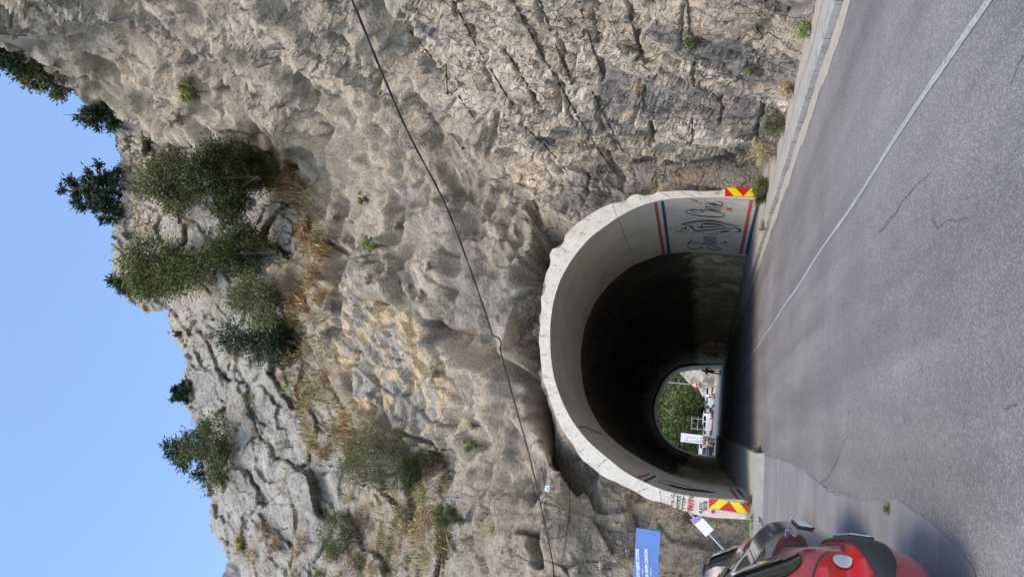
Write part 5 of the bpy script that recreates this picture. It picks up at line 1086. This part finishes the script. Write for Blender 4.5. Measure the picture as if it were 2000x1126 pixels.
# ------------------------------------------------------------------ beyond the far opening
def exit_rock():
    V = []; Fc = []; nu, nv = 26, 16
    for i in range(nu):
        y = 76+i*2.6; xb = 8.9-.035*(y-76)
        for j in range(nv):
            z = -.3+j*.75; q = np.array([xb+j*.42+.6*math.sin(i*.7+j*.3), y, z]); q[0] += float(fbm(np.array([[y*.25, z*.3, 3.]]), 4)[0])*2.6+float(voro(np.array([[y*.5, z*.5, 1.]]))[2][0])*.9-.6; V.append(q)
    for i in range(nu-1):
        for j in range(nv-1): Fc.append((i*nv+j, (i+1)*nv+j, (i+1)*nv+j+1, i*nv+j+1))
    return mesh('rock_outcrop', V, Fc)
tag(link('rock_outcrop', exit_rock(), plain('cream_rock', (.36, .32, .25), .95, var=.35, scale=1.0)), 'pale rock bank along the road beyond the far opening', 'rock', kind='structure')
tag(sheet('far_pavement', 6.33, 9.5, 73.05, 150, .12, PAVE), kind='structure', label='pavement beyond the far opening', cat='pavement')
V = []; Fc = []; nn = 22
for i in range(nn):
    for j in range(nn): V.append((-60+i*6.5, 165+j*6, max(-.2, (j-1)*4.2+3*math.sin(i*.6+j*.3)+.35*(60-abs(i-8)*4)*(j/nn))))
for i in range(nn-1):
    for j in range(nn-1): Fc.append((i*nn+j, (i+1)*nn+j, (i+1)*nn+j+1, i*nn+j+1))
tag(link('wooded_slope', mesh('wooded_slope', V, Fc), plain('slope_ground', (.05, .06, .03), .95, var=.4, scale=.3), smooth=True), 'dark ground of the wooded slope beyond the tunnel', 'hill', kind='structure')
tg = 'broadleaf trees on the wooded slope beyond the tunnel'
protos = [plant('broadleaf_tree', 'green tree on the wooded slope seen through the tunnel', 'tree', (0, 0, -50), 9, 8, 'bush', [L_TREE, L_GREEN, L_LIME][k % 3] if k != 2 else L_TREE, 2600, .34, .5, 300+k, group=tg, ncl=70, clr=.95, trunk_r=.2) for k in range(3)]
slots = []
rs = np.random.RandomState(9)
for row in range(7):
    for i in range(9):
        y = 152+row*10+rs.uniform(-3, 3); slots.append((-14+i*5.4+rs.uniform(-2, 2)+(row % 2)*2.5+ (y-150)*.02, y, max(0, (y-171)*.70)-.5))
for i, (x, y, z) in enumerate(slots):
    o = protos[i % 3] if i < 3 else copy_tree(protos[rs.choice([0, 1, 1, 0, 1, 2])]); o.location = (x, y, z); o.rotation_euler[2] = rs.uniform(0, 6); k = rs.uniform(.75, 1.25); o.scale = (k, k, k*rs.uniform(.9, 1.15))
# utility pole with the triangular warning sign
D = 96; b0 = atYp(1393, 754, D); root = empty('utility_pole', (b0[0], b0[1], 0)); tag(root, 'slender pale pole beyond the far opening', 'pole')
MB().tube([(0, 0, 0), (0, 0, 7.1)], [.11, .08], 8).build('pole', plain('pole_grey', (.35, .33, .30), .8), root)
tp = atYp(1356, 751, D-.5); root = empty('warning_sign', tuple(tp)); tag(root, 'white triangular warning sign with a red border on the pale pole', 'warning sign')
def tri(r, y): return [(r*math.sin(a), y, r*math.cos(a)) for a in (0, 2*PI/3, 4*PI/3)]
MB().add(tri(.62, 0)+tri(.62, .04), [(0, 1, 2), (5, 4, 3), (0, 3, 4, 1), (1, 4, 5, 2), (2, 5, 3, 0)]).build('border', REDS, root)
MB().add([(x*.62, -.006, z*.62) for x, _, z in tri(.62, 0)], [(0, 1, 2)]).build('face', WHT, root)
MB().box((0, -.012, -.02), (.05, .004, .26)).build('symbol', BLK, root)
# banner
D = 104; b0 = atYp(1372, 858, D); t0 = atYp(1329.5, 857, D); root = empty('banner', (b0[0], b0[1], 0)); tag(root, 'tall white banner sign with dark and red markings beside the motorcycles', 'banner'); zc = (b0[2]+t0[2])/2; hh = t0[2]-b0[2]
MB().box((0, 0, zc), (1.25, .06, hh)).build('panel', WHT, root)
for xx in (-.5, .5): MB().tube([(xx, .02, 0), (xx, .02, zc)], .04, 6).build('post', METAL, root)
mk = MB(); mk.box((-.38, -.035, zc-.1), (.05, .008, hh*.7)); mk.build('marking', BLK, root)
for dz in (-.28, .22): MB().box((-.12, -.035, zc+dz*hh), (.5, .008, .06)).build('marking', BLK, root)
MB().box((.12, -.036, zc), (.06, .008, hh*.40)).build('red_marking', REDS, root)
# low barrier blocks along the far kerb
kb = MB(); kb.box((0, 0, .22), (.3, .75, .44)); k0 = kb.build('kerb_block', plain('block_cream', (.6, .56, .46), .9), bevel=.04); tag(k0, 'cream concrete block in the row along the road beyond the tunnel', 'block', 'cream blocks along the far kerb')
for i in range(7):
    o = k0 if i == 0 else k0.copy()
    if i: COL.objects.link(o)
    o.location = (6.2-.12*i, 80+i*4.2, 0)
# vehicles on the far side
def far_car(px, py, D, rz, col, lb, sc=1.0, cat='car', group=None):
    p = atYp(px, py, D); r_ = car('parked_car', lb, col, (p[0], p[1], 0), rz, full=False, cat=cat, group=group); r_.scale = (sc, sc, sc); return r_
far_car(1390, 762, 108, PI/2+.5, WHTC, 'white car farthest right in the bright opening, by the pale rock')
far_car(1390, 782, 124, PI*.62, BLKC, 'dark car between two white ones in the bright opening')
far_car(1390, 800, 116, PI*.85, WHTC, 'white car in the middle of the bright opening, seen from its side', 1.12)
far_car(1390, 832, 126, PI*.6, paint('car_pale_blue', (.25, .34, .45)), 'pale blue car left of the middle white car, under the overhead frame')
far_car(1390, 846, 140, PI*.5, paint('car_silver', (.5, .51, .52)), 'silver car just behind the motorcycle riders')
far_car(1394, 884, 92, PI*.55, paint('car_navy', (.02, .04, .12)), 'navy car at the left border of the bright opening')
far_car(1388, 880, 112, PI*.5, WHTC, 'white van-like car behind the navy one', 1.35, 'van')
def motorbike(label, loc, rz, colr):
    root = empty('motorcycle', loc, rz); tag(root, label, 'motorcycle')
    for y in (-.68, .68): 
        w_ = MB().tube([(-.06, y, .31), (.06, y, .31)], .31, 18).build('wheel', TYRE, root); MB().tube([(-.065, y, .31), (.065, y, .31)], .18, 12).build('rim', RIM, w_)
    MB().ball((0, .12, .78), (.15, .34, .16)).build('tank', colr, root, True); MB().ball((0, -.38, .80), (.14, .38, .07)).build('seat', TRIM, root, True); MB().box((0, 0, .45), (.26, .5, .36)).build('engine', RIM, root, bevel=.05)
    MB().tube([(0, .68, .31), (0, .45, 1.02)], .035, 6).build('fork', CHROME, root); MB().tube([(-.34, .36, 1.05), (0, .46, 1.06), (.34, .36, 1.05)], .018, 6).build('handlebar', TRIM, root); MB().ball((0, .60, .92), (.10, .09, .10)).build('headlight', LENSW, root, True)
    MB().tube([(.1, -.68, .31), (.09, -.1, .4)], .03, 6).build('swingarm', TRIM, root); MB().tube([(.17, .1, .3), (.18, -.7, .38)], .045, 8).build('exhaust', CHROME, root); return root
q = gp(1396, 861, 88); motorbike('motorcycle parked facing the tunnel, nearer of the two at the banner', (q[0], q[1], 0), PI*.9, REDC)
q = gp(1396, 869, 90); motorbike('motorcycle behind the first, beside the navy car', (q[0], q[1], 0), PI*1.05, GREYC)
for i, (py, D, tp_, bt, lb) in enumerate([(858, 91, BLUECL, DARKC, 'person in a blue top standing by the motorcycles'), (864, 93, REDCL, DARKC, 'person in a red top among the motorcycles'), (870, 92, OCHRE, BLUECL, 'person in a tan top and blue shorts by the motorcycles'), (828, 118, REDCL, DARKC, 'person in a red top beside the pale blue car'), (776, 104, WHT, DARKC, 'person in a white top by the dark car')]):
    q = gp(1396, py, D); person(lb, (q[0], q[1], 0), PI*(.8+.15*i), tp_, bt, 1.72, .1)
# overhead steel frame (billboard support) behind the cars
q = gp(1390, 830, 130); root = empty('steel_frame', (q[0], q[1], 0)); tag(root, 'light steel frame standing behind the parked cars', 'frame')
for x in (-.9, .9): MB().tube([(x, 0, 0), (x, 0, 3.6)], .06, 6).build('upright', METAL, root)
for z in (2.4, 3.5): MB().tube([(-1.3, 0, z), (1.3, 0, z)], .05, 6).build('crossbar', METAL, root)
